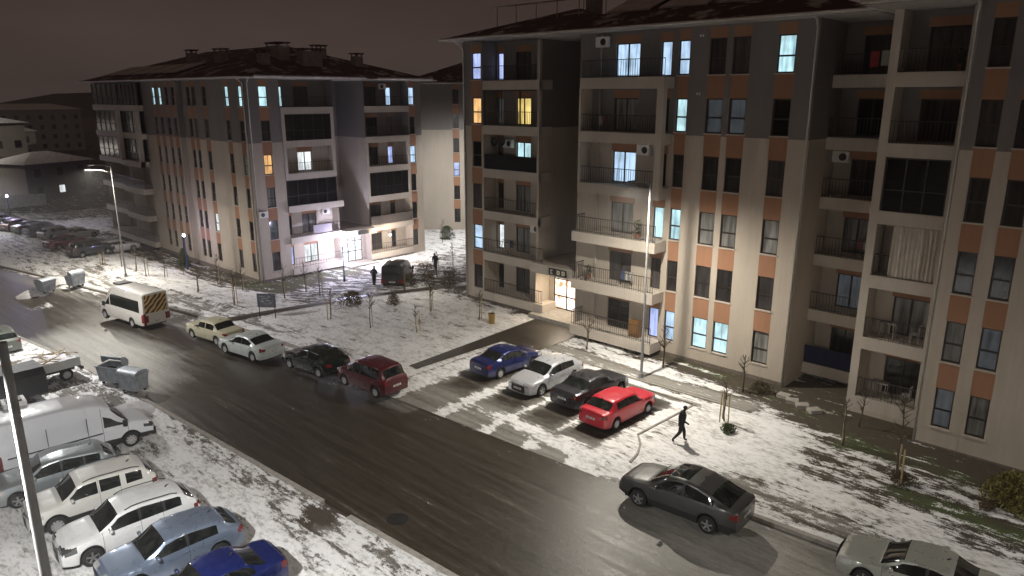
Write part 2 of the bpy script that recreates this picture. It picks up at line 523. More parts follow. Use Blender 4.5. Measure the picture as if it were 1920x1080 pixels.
def cover(x, y):
    """snow, grass, frost for points on open ground"""
    s = np.full(x.shape, 0.74); g = np.full(x.shape, 0.25); f = np.full(x.shape, 0.1)

    def put(mask, ss=None, gg=None, ff=None):
        nonlocal s, g, f
        if ss is not None: s = s * (1 - mask) + ss * mask
        if gg is not None: g = g * (1 - mask) + gg * mask
        if ff is not None: f = f * (1 - mask) + ff * mask
    # foot of the first building: bare soil and grass
    put(soft(sd_poly(x, y, [(32.6, -30), (32.0, 3), (31.6, 9), (34.0, 14), (35.6, 20.5), (36.2, 28.5), (39.5, 29), (39.5, -30)]), 1.6), 0.12, 0.40, 0.0)
    put(soft(sd_line(x, y, [(31.9, 9.5), (31.6, 6.5), (31.8, 1)]) - 0.7, 1.4), 0.30, 0.75, 0.0)
    put(soft(sd_poly(x, y, [(34.2, 3), (33.4, 8), (35.4, 14), (39, 14), (39, 3)]), 1.2), 0.0, 0.25, 0.0)
    put(soft(sd_poly(x, y, [(36.2, 33), (35.8, 41), (39, 45), (44, 47), (44, 33)]), 1.8), 0.2, 0.25, 0.0)
    put(soft(sd_poly(x, y, [(27.2, -20), (27.8, 10), (30.8, 13), (32, 9), (32, -20)]), 1.0), 0.50, 0.42, 0.1)
    put(soft(sd_poly(x, y, [(23.8, 30), (22.6, 47), (37, 47), (37, 31.5)]), 1.5), 0.80, 0.1, 0.4)
    # trodden walk between the kerb and the lawn
    put(soft(sd_line(x, y, [(24.9, -20), (25.3, 4), (25.6, 10), (26.0, 14.5)]) - 0.75, 0.9), 0.40, 0.0, 0.62)
    put(soft(sd_line(x, y, [(27.2, -20), (27.6, 3), (28.6, 8.5), (29.8, 13.5)]) - 0.35, 1.2), 0.52, 0.3, 0.45)
    put(soft(sd_line(x, y, [(29.2, 2.5), (29.6, 6.5)]) - 0.5, 1.0), 0.3, 0.7, 0.1)
    put(soft(sd_line(x, y, [(28.3, 11.9), (28.6, 12.6)]) - 0.35, 0.6), 0.25, 0.75, 0.1)
    # bright smooth snow beside the bays
    put(soft(sd_poly(x, y, [(25.6, 14), (25.8, 16.6), (31.0, 16.4), (32.6, 15.6), (31.0, 11.2), (27.5, 10.5)]), 1.5), 0.95, 0.0, 0.6)
    # pavement behind the bays
    put(soft(sd_line(x, y, [(33.3, 14.8), (33.0, 21), (33.4, 27.5)]) - 0.75, 0.6), 0.25, 0.0, 0.75)
    # pavement behind the row of parked cars
    put(soft(sd_line(x, y, [(24.4, 33.0), (23.9, 38), (23.5, 46), (22.9, 55), (21.9, 62)]) - 0.55, 1.0), 0.50, 0.0, 0.80)
    # garden between the two buildings
    put(soft(sd_poly(x, y, [(30, 33.5), (28, 46), (38, 43.5), (37, 33.5)]), 3), 0.74, 0.1, 0.35)
    put(soft(sd_poly(x, y, [(29, 49), (31, 58), (60, 60), (75, 50), (50, 41)]), 3), 0.42, 0.1, 0.3)
    put(soft(sd_poly(x, y, [(50, 47), (44, 52), (60, 66), (80, 60)]), 4), 0.58, 0.35, 0.3)
    # foot of the second building
    put(soft(sd_poly(x, y, [(29.6, 61.5), (28.8, 80), (29.6, 104), (34, 104), (34, 61)]), 2.4), 0.30, 0.42, 0.1)
    put(soft(sd_poly(x, y, [(30.5, 57.5), (30.5, 64), (44, 64), (42, 58.5)]), 2.0), 0.22, 0.5, 0.0)
    # drive beside the second building and its parking
    put(soft(sd_poly(x, y, [(22.6, 52.0), (24.4, 51.5), (24.0, 62), (21.8, 76), (19.8, 76), (21.8, 62)]), 1.2), 0.45, 0.0, 0.7)
    put(soft(sd_poly(x, y, [(17.6, 71), (19.5, 84), (17.5, 112), (30, 116), (32, 100), (26, 86), (22, 73)]), 3), 0.58, 0.0, 0.75)
    # near side: packed snow with ruts
    nearm = soft(x - NE(y), 0.4)
    put(nearm, 0.74, 0.02, 0.6)
    put(nearm * soft(sd_line(x, y, [(13.0, 10), (12.9, 22), (12.4, 36), (11.6, 45)]) - 0.5, 1.6), 0.52, 0.02, 0.5)
    put(nearm * soft(sd_line(x, y, [(10.9, 14), (11.6, 20.5), (12.0, 24.0)]) - 0.15, 0.6), 0.5, 0.0, 0.45)
    put(nearm * soft(sd_poly(x, y, [(5, 38), (5, 48), (13, 48), (13, 38)]), 3), 0.50, 0.02, 0.5)
    for yc in (20.2, 23.1, 25.7, 28.6, 31.5, 34.0):
        for o_ in (-.72, .72):
            put(nearm * soft(sd_line(x, y, [(9.2, yc + o_), (11.6, yc + o_ + .25), (13.6, yc + o_ + 1.9)]) - 0.10, 0.45) * .8, 0.56, 0.0, 0.5)
    put(soft(np.hypot(x - 12.75, y - 21.9) - 0.7, 0.7), 0.0, 0.0, 0.0)
    # beyond the built up area
    put(soft(-(y - 121), 8), 0.16, 0.3, 0.05)
    return s, g, f


def road_cover(x, y):
    s = np.zeros(x.shape); f = np.full(x.shape, 0.12)
    dn = x - NE(y); df = FE(y) - x
    # slush along both kerbs
    s = np.maximum(s, 0.62 * np.clip(1 - df / 1.1, 0, 1) * np.clip((y - 8) / 3, 0, 1))
    s = np.maximum(s, 0.55 * np.clip(1 - df / 2.6, 0, 1) * (np.abs(y - 43) < 30))
    s = np.where((y > 17) & (y < 31), s * 0.85, s)
    s = np.maximum(s, 0.62 * np.clip(1 - df / 1.6, 0, 1) * (y > 13) * (y < 26))
    # parked row stands on trodden slush
    f = np.maximum(f, 0.50 * np.clip(1 - (df - 1.8) / 1.2, 0, 1) * (y > 27))
    # frosted stretch in front of the coupe and another beside the bins
    f = np.maximum(f, 0.80 * soft(sd_poly(x, y, [(25, 15.5), (20.8, 15.2), (18.4, 11.5), (17.4, 6), (17.6, -20), (25, -20)]), 4.5))
    f = np.maximum(f, 0.85 * soft(sd_poly(x, y, [(13.2, 38), (15.8, 40), (17.3, 46), (17.0, 52), (14.8, 58), (11.5, 56), (11.6, 44)]), 3.5))
    f = np.maximum(f, 0.45 * soft(np.abs(dn - 0.4) - 0.2, 1.4) * (y > 30))
    s = np.maximum(s, 0.45 * soft(sd_line(x, y, [(23.96, 24.74), (23.72, 20.56), (23.58, 17.62), (23.53, 15.60)]) - 0.4, 0.9))
    s = np.maximum(s, 0.50 * soft(np.hypot(x - 15.2, y - 66) - 1.3, 1.6))
    return s, np.zeros(x.shape), f


def lot_cover(x, y):
    s = np.full(x.shape, 0.12); f = np.full(x.shape, 0.70)
    for yy, w in ((17.2, 0.85), (20.05, 0.35), (22.6, 0.35), (25.6, 0.45), (29.5, 0.9)):
        s = np.maximum(s, 0.86 * soft(np.abs(y - yy) - w, 0.9))
    s = np.maximum(s, 0.85 * soft(np.abs(x - 25.3) - 0.35, 1.0) * soft(-(y - 18.0), 1) * soft(y - 26.8, 1.5))
    s = np.maximum(s, 0.80 * soft(np.abs(x - 23.7) - 0.7, 1.3) * soft(y - 25.0, 8))
    s = np.maximum(s, 0.9 * soft(y - 16.6, 1.2))
    s = np.where(x > 30.9, np.maximum(s, 0.55), s)
    s = s * soft(sd_line(x, y, [(31.6, 16.8), (31.5, 22)]) * -1 + 0.2, 0.4)
    s = np.maximum(s, 0.9 * soft(sd_line(x, y, [(31.1, 16.6), (31.0, 20)]) - 0.15, 0.3))
    for yy in (18.7, 21.25, 23.95, 27.2):
        k = soft(np.maximum(np.abs(y - yy) - 1.0, np.abs(x - 27.6) - 3.2), 0.7)
        s = s * (1 - k) + 0.05 * k; f = f * (1 - k) + 0.25 * k
    return s, np.zeros(x.shape), f


def grid_mesh(name, U, V, fn, cov, mat, zoff=0.0, parent=None):
    """U,V parameter lists; fn(u,v)->(x,y)"""
    uu, vv = np.meshgrid(np.array(U), np.array(V), indexing='ij')
    X, Y = fn(uu, vv)
    Z = np.vectorize(zt)(X, Y) + (zoff(X, Y) if callable(zoff) else zoff)
    nu, nv = X.shape
    verts = np.stack([X.ravel(), Y.ravel(), Z.ravel()], 1)
    idx = np.arange(nu * nv).reshape(nu, nv)
    faces = np.stack([idx[:-1, :-1].ravel(), idx[1:, :-1].ravel(), idx[1:, 1:].ravel(), idx[:-1, 1:].ravel()], 1)
    me = bpy.data.meshes.new(name)
    me.from_pydata([tuple(v) for v in verts], [], [tuple(int(q) for q in f) for f in faces])
    a = me.color_attributes.new('cov', 'FLOAT_COLOR', 'POINT')
    s, g, f = cov(X.ravel(), Y.ravel())
    arr = np.stack([s, g, f, np.ones_like(s)], 1).astype(np.float32).ravel()
    a.data.foreach_set('color', arr)
    me.materials.append(mat)
    me.polygons.foreach_set('use_smooth', [True] * len(me.polygons))
    me.update()
    if me.polygons[0].normal.z < 0: me.flip_normals()
    o = bpy.data.objects.new(name, me)
    link(o, parent)
    return o


def steps(*segs):
    out = []
    for a, b, d in segs:
        n = max(1, int(round((b - a) / d)))
        out += [a + (b - a) * i / n for i in range(n)]
    out.append(segs[-1][1])
    return out


YL = steps((-60, -4, 6), (-4, 60, 0.33), (60, 110, 0.7), (110, 160, 3), (160, 700, 60))
KW = 0.22
road = grid_mesh('road', steps((0, 1, 0.025)), YL, lambda t, y: (NE(y) + (FE(y) - NE(y)) * t, y), road_cover, M['road'], -0.13)
tag(road, kind='structure')
gn = grid_mesh('ground', [-600, -200, -60, -30, -14] + steps((-8, 0, 0.3)), YL,
               lambda t, y: (NE(y) - KW + t * (1.8 if True else 1), y), cover, M['ground'], 0.0)
tag(gn, kind='structure')
gf = grid_mesh('ground', steps((0, 22, 0.33), (22, 60, 1.0), (60, 120, 6), (120, 900, 80)), YL,
               lambda t, y: (FE(y) + KW + t, y), cover, M['ground'], 0.0)
tag(gf, kind='structure')


def kerb(name, pts, w=0.22, h0=-0.2, h1=0.03, mat=None):
    b = MB()
    for (x0, y0), (x1, y1) in zip(pts[:-1], pts[1:]):
        dx, dy = x1 - x0, y1 - y0
        l = math.hypot(dx, dy)
        if l < 1e-4: continue
        nx, ny = -dy / l * w / 2, dx / l * w / 2
        a0, a1 = zt(x0, y0), zt(x1, y1)
        p = [(x0 + nx, y0 + ny), (x0 - nx, y0 - ny), (x1 - nx, y1 - ny), (x1 + nx, y1 + ny)]
        za = [a0, a0, a1, a1]
        lo = [(q[0], q[1], z + h0) for q, z in zip(p, za)]; hi = [(q[0], q[1], z + h1) for q, z in zip(p, za)]
        b.quad(hi[0], hi[1], hi[2], hi[3])
        b.quad(lo[0], hi[0], hi[3], lo[3]); b.quad(lo[1], lo[2], hi[2], hi[1])
        b.quad(lo[0], lo[1], hi[1], hi[0]); b.quad(lo[3], hi[3], hi[2], lo[2])
    o = b.build(name, mat or M['concrete'])
    tag(o, kind='structure')
    return o


ks = [y for y in YL if -10 <= y <= 150]
kerb('kerb', [(near_edge(y) - KW / 2, y) for y in ks if y <= 21.4])
kerb('kerb', [(near_edge(y) - KW / 2, y) for y in ks if y >= 22.5])
kerb('kerb', [(far_edge(y) + KW / 2, y) for y in ks if y <= 15.3])
kerb('kerb', [(far_edge(y) + KW / 2, y) for y in ks if y >= 29.5])

# parking bays, flush sheet let into the ground
lot = grid_mesh('parking_lot', steps((-1.1, 8.25, 0.2)), steps((15.2, 30.4, 0.2)),
                lambda u, y: (FE(y) + u, y), lot_cover, M['road'], lambda x, y: 0.035 - 0.155 * np.clip((FE(y) - x) / 0.9, 0, 1) - 0.07 * np.clip((16.3 - y) / 1.0, 0, 1))
tag(lot, kind='structure')
kerb('kerb', [(26.6, 16.95), (31.45, 16.75), (31.45, 30.2)], 0.10, -0.05, 0.09)
kerb('kerb', [(24.2, 15.75), (25.1, 15.95), (25.9, 16.35), (26.6, 16.95)], 0.10, -0.05, 0.05)
kerb('kerb', [(32.55, 14.5), (32.3, 21), (32.6, 27.2)], 0.12, -0.05, 0.07)
# walk from the road to the entrance of the first building
path = grid_mesh('footpath', steps((0, 1, 0.02)), steps((0, 1, 0.1)),
                 lambda t, v: (25.0 + 12.6 * t, 31.0 + 0.75 * v + (v * 0.9 - 0.1) * t * 1.2 - 0.2 * t),
                 lambda x, y: (np.full(x.shape, 0.10), np.zeros(x.shape), np.full(x.shape, 0.12)), M['road'], 0.03)
tag(path, kind='structure')
apron = grid_mesh('entrance_forecourt', steps((31.9, 36.9, 0.25)), steps((27.9, 31.2, 0.25)),
                  lambda x, y: (x, y), lambda x, y: (np.full(x.shape, 0.16), np.zeros(x.shape), np.full(x.shape, 0.15)), M['road'], 0.045)
tag(apron, kind='structure')
# dark path that crosses towards the second building
CP = [(21.6, 48.9), (24, 48.6), (28, 48.2), (31.5, 47.9), (35, 45.9), (39.5, 43.6), (45, 43.0), (52, 43.5)]


def cpf(t, v):
    k = np.clip(t * (len(CP) - 1), 0, len(CP) - 1.0001); i = k.astype(int); fr = k - i
    cx = np.array([p[0] for p in CP]); cy = np.array([p[1] for p in CP])
    return cx[i] + (cx[i + 1] - cx[i]) * fr + v * 0.25, cy[i] + (cy[i + 1] - cy[i]) * fr + v


path2 = grid_mesh('footpath', steps((0, 1, 0.01)), [-0.5, -0.25, 0, 0.25, 0.5], cpf,
                  lambda x, y: (np.full(x.shape, 0.12), np.zeros(x.shape), np.full(x.shape, 0.05)), M['road'], 0.06)
tag(path2, kind='structure')
# far cross street, pale with frost
fs = grid_mesh('side_street', steps((-20, 60, 4)), steps((117, 124, 1)), lambda x, y: (x, y + 0.1 * x),
               lambda x, y: (np.full(x.shape, 0.45), np.zeros(x.shape), np.full(x.shape, 0.7)), M['road'], 0.05)
tag(fs, kind='structure')

# ---------------------------------------------------------------- apartment buildings
M['seam_cloth'] = simple('black_cloth', (0.008, 0.008, 0.009), .9)
ST = 3.08          # storey height
HEAD = 2.80        # head of the lowest window
SLAB = 0.87        # top of the lowest balcony slab
GREY = 13.12       # above this the walls are grey


class Frame:
    """a facade plane. axis 'X': wall faces -x and s runs along y. axis 'Y': wall faces -y and s runs along x"""

    def __init__(self, axis, plane, org, z0):
        self.a = axis; self.p = plane; self.o = org; self.z0 = z0

    def P(self, s, z, d=0.0):
        if self.a == 'X': p = (self.p + d, s)
        else: p = (s, self.p + d)
        return (p[0] - self.o[0], p[1] - self.o[1], z)

    def box(self, b, s0, s1, z0, z1, d0, d1, mi=0):
        a = self.P(s0, z0, d0); c = self.P(s1, z1, d1)
        b.box(a[0], c[0], a[1], c[1], a[2], c[2], mi)

    def quad(self, b, s0, s1, z0, z1, d=0.0, mi=0):
        q = [self.P(s0, z0, d), self.P(s1, z0, d), self.P(s1, z1, d), self.P(s0, z1, d)]
        if self.a == 'X': q.reverse()
        b.quad(*q, mi)

    def side(self, b, s, z0, z1, d0, d1, mi=0):
        b.quad(self.P(s, z0, d0), self.P(s, z0, d1), self.P(s, z1, d1), self.P(s, z1, d0), mi)


def wall(F, b, s0, s1, z0, z1, ops, d=0.0, mat=None, strips=(), reveal=0.14):
    """wall rectangle with openings ops=[(s0,s1,z0,z1)]; strips=[(s0,s1,z0,z1)] are orange render"""
    S = sorted({s0, s1} | {v for o in ops for v in o[:2] if s0 < v < s1} | {v for o in strips for v in o[:2] if s0 < v < s1})
    Z = sorted({z0, z1} | {v for o in ops for v in o[2:4] if z0 < v < z1} | {v for o in strips for v in o[2:4] if z0 < v < z1} | ({GREY} if z0 < GREY < z1 else set()))
    for a, c in zip(S[:-1], S[1:]):
        for e0, e1 in zip(Z[:-1], Z[1:]):
            ms, mz = (a + c) / 2, (e0 + e1) / 2
            if any(o[0] < ms < o[1] and o[2] < mz < o[3] for o in ops): continue
            if mat is not None: mi = mat
            elif any(o[0] < ms < o[1] and o[2] < mz < o[3] for o in strips): mi = 2
            else: mi = 1 if mz > GREY else 0
            F.quad(b, a, c, e0, e1, d, mi)
    for o in ops:
        mi = 1 if o[3] > GREY else 0
        F.side(b, o[0], o[2], o[3], d, d + reveal, mi); F.side(b, o[1], o[2], o[3], d, d + reveal, mi)
        b.quad(F.P(o[0], o[2], d), F.P(o[1], o[2], d), F.P(o[1], o[2], d + reveal), F.P(o[0], o[2], d + reveal), mi)
        b.quad(F.P(o[0], o[3], d), F.P(o[1], o[3], d), F.P(o[1], o[3], d + reveal), F.P(o[0], o[3], d + reveal), mi)


def window(F, root, s0, s1, z0, z1, kind='dark', d=0.0, door=False, rail=0.45, sill=True, name=None):
    t = 0.07
    dd = d + 0.10
    b = MB()
    F.box(b, s0, s0 + t, z0, z1, dd, dd + 0.06); F.box(b, s1 - t, s1, z0, z1, dd, dd + 0.06)
    F.box(b, s0 + t, s1 - t, z0, z0 + t, dd, dd + 0.06); F.box(b, s0 + t, s1 - t, z1 - t, z1, dd, dd + 0.06)
    if door:
        if s1 - s0 > 1.1: F.box(b, (s0 + s1) / 2 - 0.05, (s0 + s1) / 2 + 0.05, z0 + t, z1 - t, dd + 0.001, dd + 0.055)
    else:
        zm = z0 + (z1 - z0) * rail
        F.box(b, s0 + t, s1 - t, zm - 0.045, zm + 0.045, dd + 0.001, dd + 0.055)
    fr = b.build(name or ('balcony_door' if door else 'window'), M['frame'], root)
    p = MB(); F.quad(p, s0 + 0.02, s1 - 0.02, z0 + 0.02, z1 - 0.02, dd + 0.03)
    p.build('pane', M['g_' + kind], fr)
    if sill and not door:
        b2 = MB(); F.box(b2, s0 - 0.06, s1 + 0.06, z0 - 0.07, z0 - 0.003, d - 0.05, d + 0.09)
        b2.build('sill', M['band'], fr)
    return fr


def railing(F, parent, s0, s1, z, d, h=1.0, ends=None, name='railing', step=0.16):
    b = MB()
    F.box(b, s0, s1, z + h - 0.04, z + h, d - 0.02, d + 0.02)
    F.box(b, s0, s1, z + 0.10, z + 0.13, d - 0.015, d + 0.015)
    n = max(2, int((s1 - s0) / step))
    for i in range(n + 1):
        s = s0 + (s1 - s0) * i / n
        w = 0.018 if i % 6 else 0.03
        F.box(b, s - w / 2, s + w / 2, z + 0.002, z + h - 0.041, d - 0.009, d + 0.009)
    if ends:
        for s in ends:
            F.box(b, s - 0.02, s + 0.02, z + h - 0.04, z + h, d + 0.021, d + 1.2)
            for i in range(1, 7):
                F.box(b, s - 0.009, s + 0.009, z + 0.002, z + h - 0.041, d + i * 0.18, d + i * 0.18 + 0.018)
    return b.build(name, M['rail'], parent)


def balcony(F, root, s0, s1, k, d0, d1, base=False):
    z = SLAB + ST * k
    b = MB()
    F.box(b, s0, s1, z - 0.62, z, d0, d1)
    return b.build('balcony', M['band'], root)


def head(k): return HEAD + ST * k


def col_ops(s0, s1, h=1.84, ks=range(6)):
    return [(s0, s1, head(k) - h, head(k)) for k in ks]


def strips_of(s0, s1, h=1.84, top=18.75, ks=range(6), ext=0.0):
    out = []
    for k in ks:
        z = head(k)
        nz = head(k + 1) - h if k + 1 in ks else top
        out.append((s0 - ext, s1 + ext, z, nz))
    return out


def hip_roof(root, x0, x1, y0, y1, z, rise, org, over_mat=None, ridge_in=None):
    ox, oy = org
    x0 -= ox; x1 -= ox; y0 -= oy; y1 -= oy
    w = min(x1 - x0, y1 - y0) / 2
    b = MB()
    if (x1 - x0) < (y1 - y0):
        a = ((x0 + x1) / 2, y0 + w, z + rise); c = ((x0 + x1) / 2, y1 - w, z + rise)
        p = [(x0, y0, z), (x1, y0, z), (x1, y1, z), (x0, y1, z)]
        b.poly([p[0], p[1], a]); b.poly([p[1], p[2], c, a]); b.poly([p[2], p[3], c]); b.poly([p[3], p[0], a, c])
    else:
        a = (x0 + w, (y0 + y1) / 2, z + rise); c = (x1 - w, (y0 + y1) / 2, z + rise)
        p = [(x0, y0, z), (x1, y0, z), (x1, y1, z), (x0, y1, z)]
        b.poly([p[0], a, p[3]]); b.poly([p[0], p[1], c, a]); b.poly([p[1], p[2], c]); b.poly([p[2], p[3], a, c])
    o = b.build('roof', M['roof'], root, fix=True)
    e_ = MB()
    e_.box(x0 + 0.02, x1 - 0.02, y0 + 0.02, y1 - 0.02, z - 0.14, z - 0.02)
    e_.build('soffit', M['soffit'], o)
    g = MB()
    g.tube([(x0 - 0.05, y0 - 0.05, z - 0.03), (x1 + 0.05, y0 - 0.05, z - 0.03), (x1 + 0.05, y1 + 0.05, z - 0.03), (x0 - 0.05, y1 + 0.05, z - 0.03), (x0 - 0.05, y0 - 0.05, z - 0.03)], 0.075, 6)
    g.build('gutter', M['gutter'], o)
    return o


def chimney(roof, x, y, z, w=0.8, l=0.8, h=1.2, cap=True):
    b = MB(); b.box(x - w / 2, x + w / 2, y - l / 2, y + l / 2, z - 0.8, z + h)
    o = b.build('chimney', M['chimney'], roof)
    c = MB(); c.box(x - w / 2 - 0.12, x + w / 2 + 0.12, y - l / 2 - 0.12, y + l / 2 + 0.12, z + h + 0.22, z + h + 0.34)
    for sx_ in (-1, 1):
        for sy_ in (-1, 1):
            c.box(x + sx_ * (w / 2 - 0.08) - 0.05, x + sx_ * (w / 2 - 0.08) + 0.05, y + sy_ * (l / 2 - 0.08) - 0.05, y + sy_ * (l / 2 - 0.08) + 0.05, z + h, z + h + 0.22)
    if cap: o2 = c.build('chimney_cap', M['roof'], roof)
    return o


def downpipe(root, F, s, z0, z1, d=-0.08):
    b = MB()
    b.tube([F.P(s, z0, d), F.P(s, z1 - 0.5, d), F.P(s - 0.1, z1 - 0.15, d - 0.45), F.P(s - 0.1, z1, d - 0.9)], 0.055, 8)
    b.build('downpipe', M['pipe'], root, smooth=True)


def ac_unit(F, root, s, z, d):
    b = MB(); F.box(b, s - 0.42, s + 0.42, z, z + 0.58, d - 0.36, d - 0.06)
    o = b.build('air_conditioner', M['white'], root)
    f = MB()
    n = 14
    pts = [F.P(s - 0.12 + 0.2 * math.cos(2 * PI * i / n), z + 0.29 + 0.2 * math.sin(2 * PI * i / n), d - 0.366) for i in range(n)]
    f.poly(pts); f.build('fan_grille', M['blackplastic'], o)


WM = [M['cream'], M['grey_wall'], M['orange'], M['band']]

# ================= first building (right half of the view)
ORG1 = (36.9, 14.45)
b1 = empty('apartment_building', (ORG1[0], ORG1[1], 0), 0,
           'near cream and orange apartment block with grey top floors and a lit glass entrance', 'apartment building')
W = MB()
FA = Frame('X', 36.9, ORG1, 0)
FLW = Frame('X', 37.8, ORG1, 0)
FBR = Frame('X', 36.2, ORG1, 0)
FBL = Frame('X', 39.2, ORG1, 0)
FR_ = Frame('X', 34.75, ORG1, 0)
TOP = 18.95
BASE = -0.6
# main flat wall with the doors of the projecting balconies
cols = [(21.38, 22.08), (19.24, 20.2), (17.92, 18.86), (15.55, 16.47)]
ops = []; st = []
for c in cols: ops += col_ops(*c)
st += strips_of(21.38, 22.08) + strips_of(19.24, 20.2, ext=0.02) + strips_of(17.92, 18.86, ext=0.02) + strips_of(15.55, 16.47, ext=0.02)
for k in range(6):
    for a_, c_ in ((24.6, 26.26), (22.5, 23.2)):
        ops.append((a_, c_, SLAB + ST * k + 0.05, head(k))); st.append((a_ - .08, c_ + .08, head(k), head(k) + 0.45))
wall(FA, W, 14.45, 28.9, BASE, TOP, ops, strips=st)
lit = {(0, 5): 'lit_blue', (3, 5): 'lit_cyan', (0, 4): 'lit_cyan', (0, 2): 'lit_cyan', (1, 2): 'curtain', (2, 2): 'curtain', (3, 2): 'curtain',
       (0, 0): 'lit_blue', (1, 0): 'lit_cyan', (2, 0): 'lit_cyan', (3, 0): 'curtain', (1, 4): 'lit_dim', (2, 4): 'lit_dim', (3, 4): 'dark'}
for i, c in enumerate(cols):
    for k in range(6):
        window(FA, b1, c[0], c[1], head(k) - 1.84, head(k), lit.get((i, k), 'dark'))
FA.side(W, 28.9, BASE, GREY, 0.0, 6.2, 0); FA.side(W, 28.9, GREY, TOP, 0.0, 6.2, 1)
s0, s1 = 22.2, 28.0
DF = -1.15
dk = ['dark', 'dark', 'curtain', 'lit_blue', 'curtain', 'lit_blue']
nk = ['lit_violet', 'dark', 'lit_cyan', 'dark', 'dark', 'lit_blue']
for k in range(6):
    z = SLAB + ST * k
    window(FA, b1, 24.6, 26.26, z + 0.05, head(k), dk[k], door=True)
    window(FA, b1, 22.5, 23.2, z + 0.05, head(k), nk[k], door=True)
    low = k in (0, 1, 2)
    bal = balcony(FA, b1, s0 + 0.003, s1 + (0.3 if low else 0.0), k, DF - (0.12 if low else 0.0), -0.06)
    railing(FA, bal, s0 + 0.05, s1 + (0.22 if low else -0.1), z, DF + (-.04 if low else .1), 1.0)
    if low or k == 5:
        sr = MB(); se = s1 + (.22 if low else -.1)
        FA.box(sr, se - .02, se + .02, z + .96, z + 1.0, DF + .13, -.05)
        for i in range(6): FA.box(sr, se - .01, se + .01, z + .003, z + .959, DF + .18 + i * .17, DF + .20 + i * .17)
        sr.build('railing', M['rail'], bal)
# box round the third and fourth of these balconies: side wall and narrow pillar
for a_, c_ in ((s1 - 0.12, s1 + 0.02), (s0 - 0.02, s0 + 0.40)):
    bx = MB(); FA.box(bx, a_, c_, SLAB + ST * 3 - 0.62, SLAB + ST * 5 - 0.621, DF - 0.012, -0.061 if a_ > 25 else DF + .35); bx.build('balcony_pillar', M['band'], b1)
for k in range(6):
    p = MB(); p.tube([FA.P(27.25, SLAB + ST * k, -.12), FA.P(27.25, SLAB + ST * k + 2.46, -.12)], 0.055, 8)
    p.build('downpipe', M['pipe'], b1, smooth=True)
ac_unit(FA, b1, 27.1, SLAB + ST * 5 + 1.75, 0.0)
# recess with the stair tower and the entrance
wall(FA, W, 28.9, 33.2, 4.0, TOP, [(31.2, 31.8, head(k) - 0.4, head(k) + 1.1) for k in (1, 2, 3)], d=6.2)
for k in (1, 2, 3): window(FA, b1, 31.2, 31.8, head(k) - 0.4, head(k) + 1.1, 'dark', d=6.2, sill=False)
# left wing
cw = (38.55, 39.5)
wall(FLW, W, 38.35, 40.35, BASE, TOP, col_ops(*cw), strips=strips_of(*cw, ext=0.06))
lk = ['dark', 'lit_blue', 'dark', 'dark', 'lit_warm', 'lit_violet']
for k in range(6): window(FLW, b1, cw[0], cw[1], head(k) - 1.84, head(k), lk[k])
D2 = 1.35
ops = []; st = []
for k in range(6):
    ops.append((34.95, 36.35, SLAB + ST * k + 0.05, head(k))); ops.append((37.6, 38.2, SLAB + ST * k + 0.05, head(k)))
    st.append((34.9, 36.4, head(k), head(k) + 0.42)); st.append((37.55, 38.25, head(k), head(k) + 0.42))
wall(FLW, W, 33.2, 38.35, BASE, TOP, ops, d=D2, strips=st)
FLW.side(W, 38.35, BASE, GREY, 0, D2, 0); FLW.side(W, 38.35, GREY, TOP, 0, D2, 1)
FLW.side(W, 33.2, BASE, GREY, D2, 6.0, 0); FLW.side(W, 33.2, GREY, TOP, D2, 6.0, 1)
FLW.side(W, 40.35, BASE, GREY, 0, 13.0, 0); FLW.side(W, 40.35, GREY, TOP, 0, 13.0, 1)
FLW.side(W, 33.2, BASE, GREY, 0, D2, 0); FLW.side(W, 33.2, GREY, TOP, 0, D2, 1)
FLW.box(W, 33.0, 33.199, 4.0, TOP - 0.05, 0.0, 0.25, 0)
dl = ['dark', 'curtain', 'lit_white', 'lit_cyan', 'lit_yellow', 'dark']
dl = ['dark', 'curtain', 'curtain', 'lit_cyan', 'lit_yellow', 'dark']
nl = ['dark', 'lit_white', 'dark', 'curtain', 'lit_dim', 'lit_violet']
for k in range(6):
    z = SLAB + ST * k
    window(FLW, b1, 34.95, 36.35, z + 0.05, head(k), dl[k], d=D2, door=True)
    window(FLW, b1, 37.6, 38.2, z + 0.05, head(k), nl[k], d=D2, door=True)
    bal = balcony(FLW, b1, 33.0 if k > 1 else 32.4, 38.347, k, -0.03 if k > 1 else -0.16, D2 - 0.003)
    if k == 3:
        c_ = MB(); FLW.box(c_, 33.1, 38.3, z + 0.02, z + 1.05, 0.02, 0.06); c_.build('balcony_screen', M['seam_cloth'], bal)
    elif k == 4:
        c_ = MB()
        FLW.box(c_, 33.05, 38.3, z + 2.36, z + 2.46, 0.02, 0.10); FLW.box(c_, 33.05, 38.3, z + 0.0, z + 0.06, 0.02, 0.10)
        for s in (33.05, 34.75, 36.5, 38.22): FLW.box(c_, s, s + 0.08, z + 0.06, z + 2.36, 0.02, 0.10)
        gz_ = c_.build('balcony_glazing', M['frame'], bal)
        railing(FLW, bal, 33.1, 38.3, z, 0.2, 1.0)
    else:
        railing(FLW, bal, (33.1 if k > 1 else 32.5), 38.3, z, 0.05 if k > 1 else -0.1, 1.0)
# dish aerials on the fourth storey balcony
for s_, zz_ in ((37.7, 1.9), (36.9, 2.0)):
    dsh = MB(); dsh.lathe([(0.02, 0.12), (0.15, 0.09), (0.27, 0.02), (0.33, -0.05)], 14, 'x', FLW.P(s_, SLAB + ST * 3 + zz_, 0.5))
    dsh.build('satellite_dish', M['blackplastic'], b1, smooth=True)
ac_unit(FLW, b1, 36.9, SLAB + ST * 3 + 1.5, D2); ac_unit(FLW, b1, 34.2, SLAB + ST * 1 + 1.75, D2); ac_unit(FA, b1, 23.9, SLAB + ST * 3 + 1.8, 0.0)
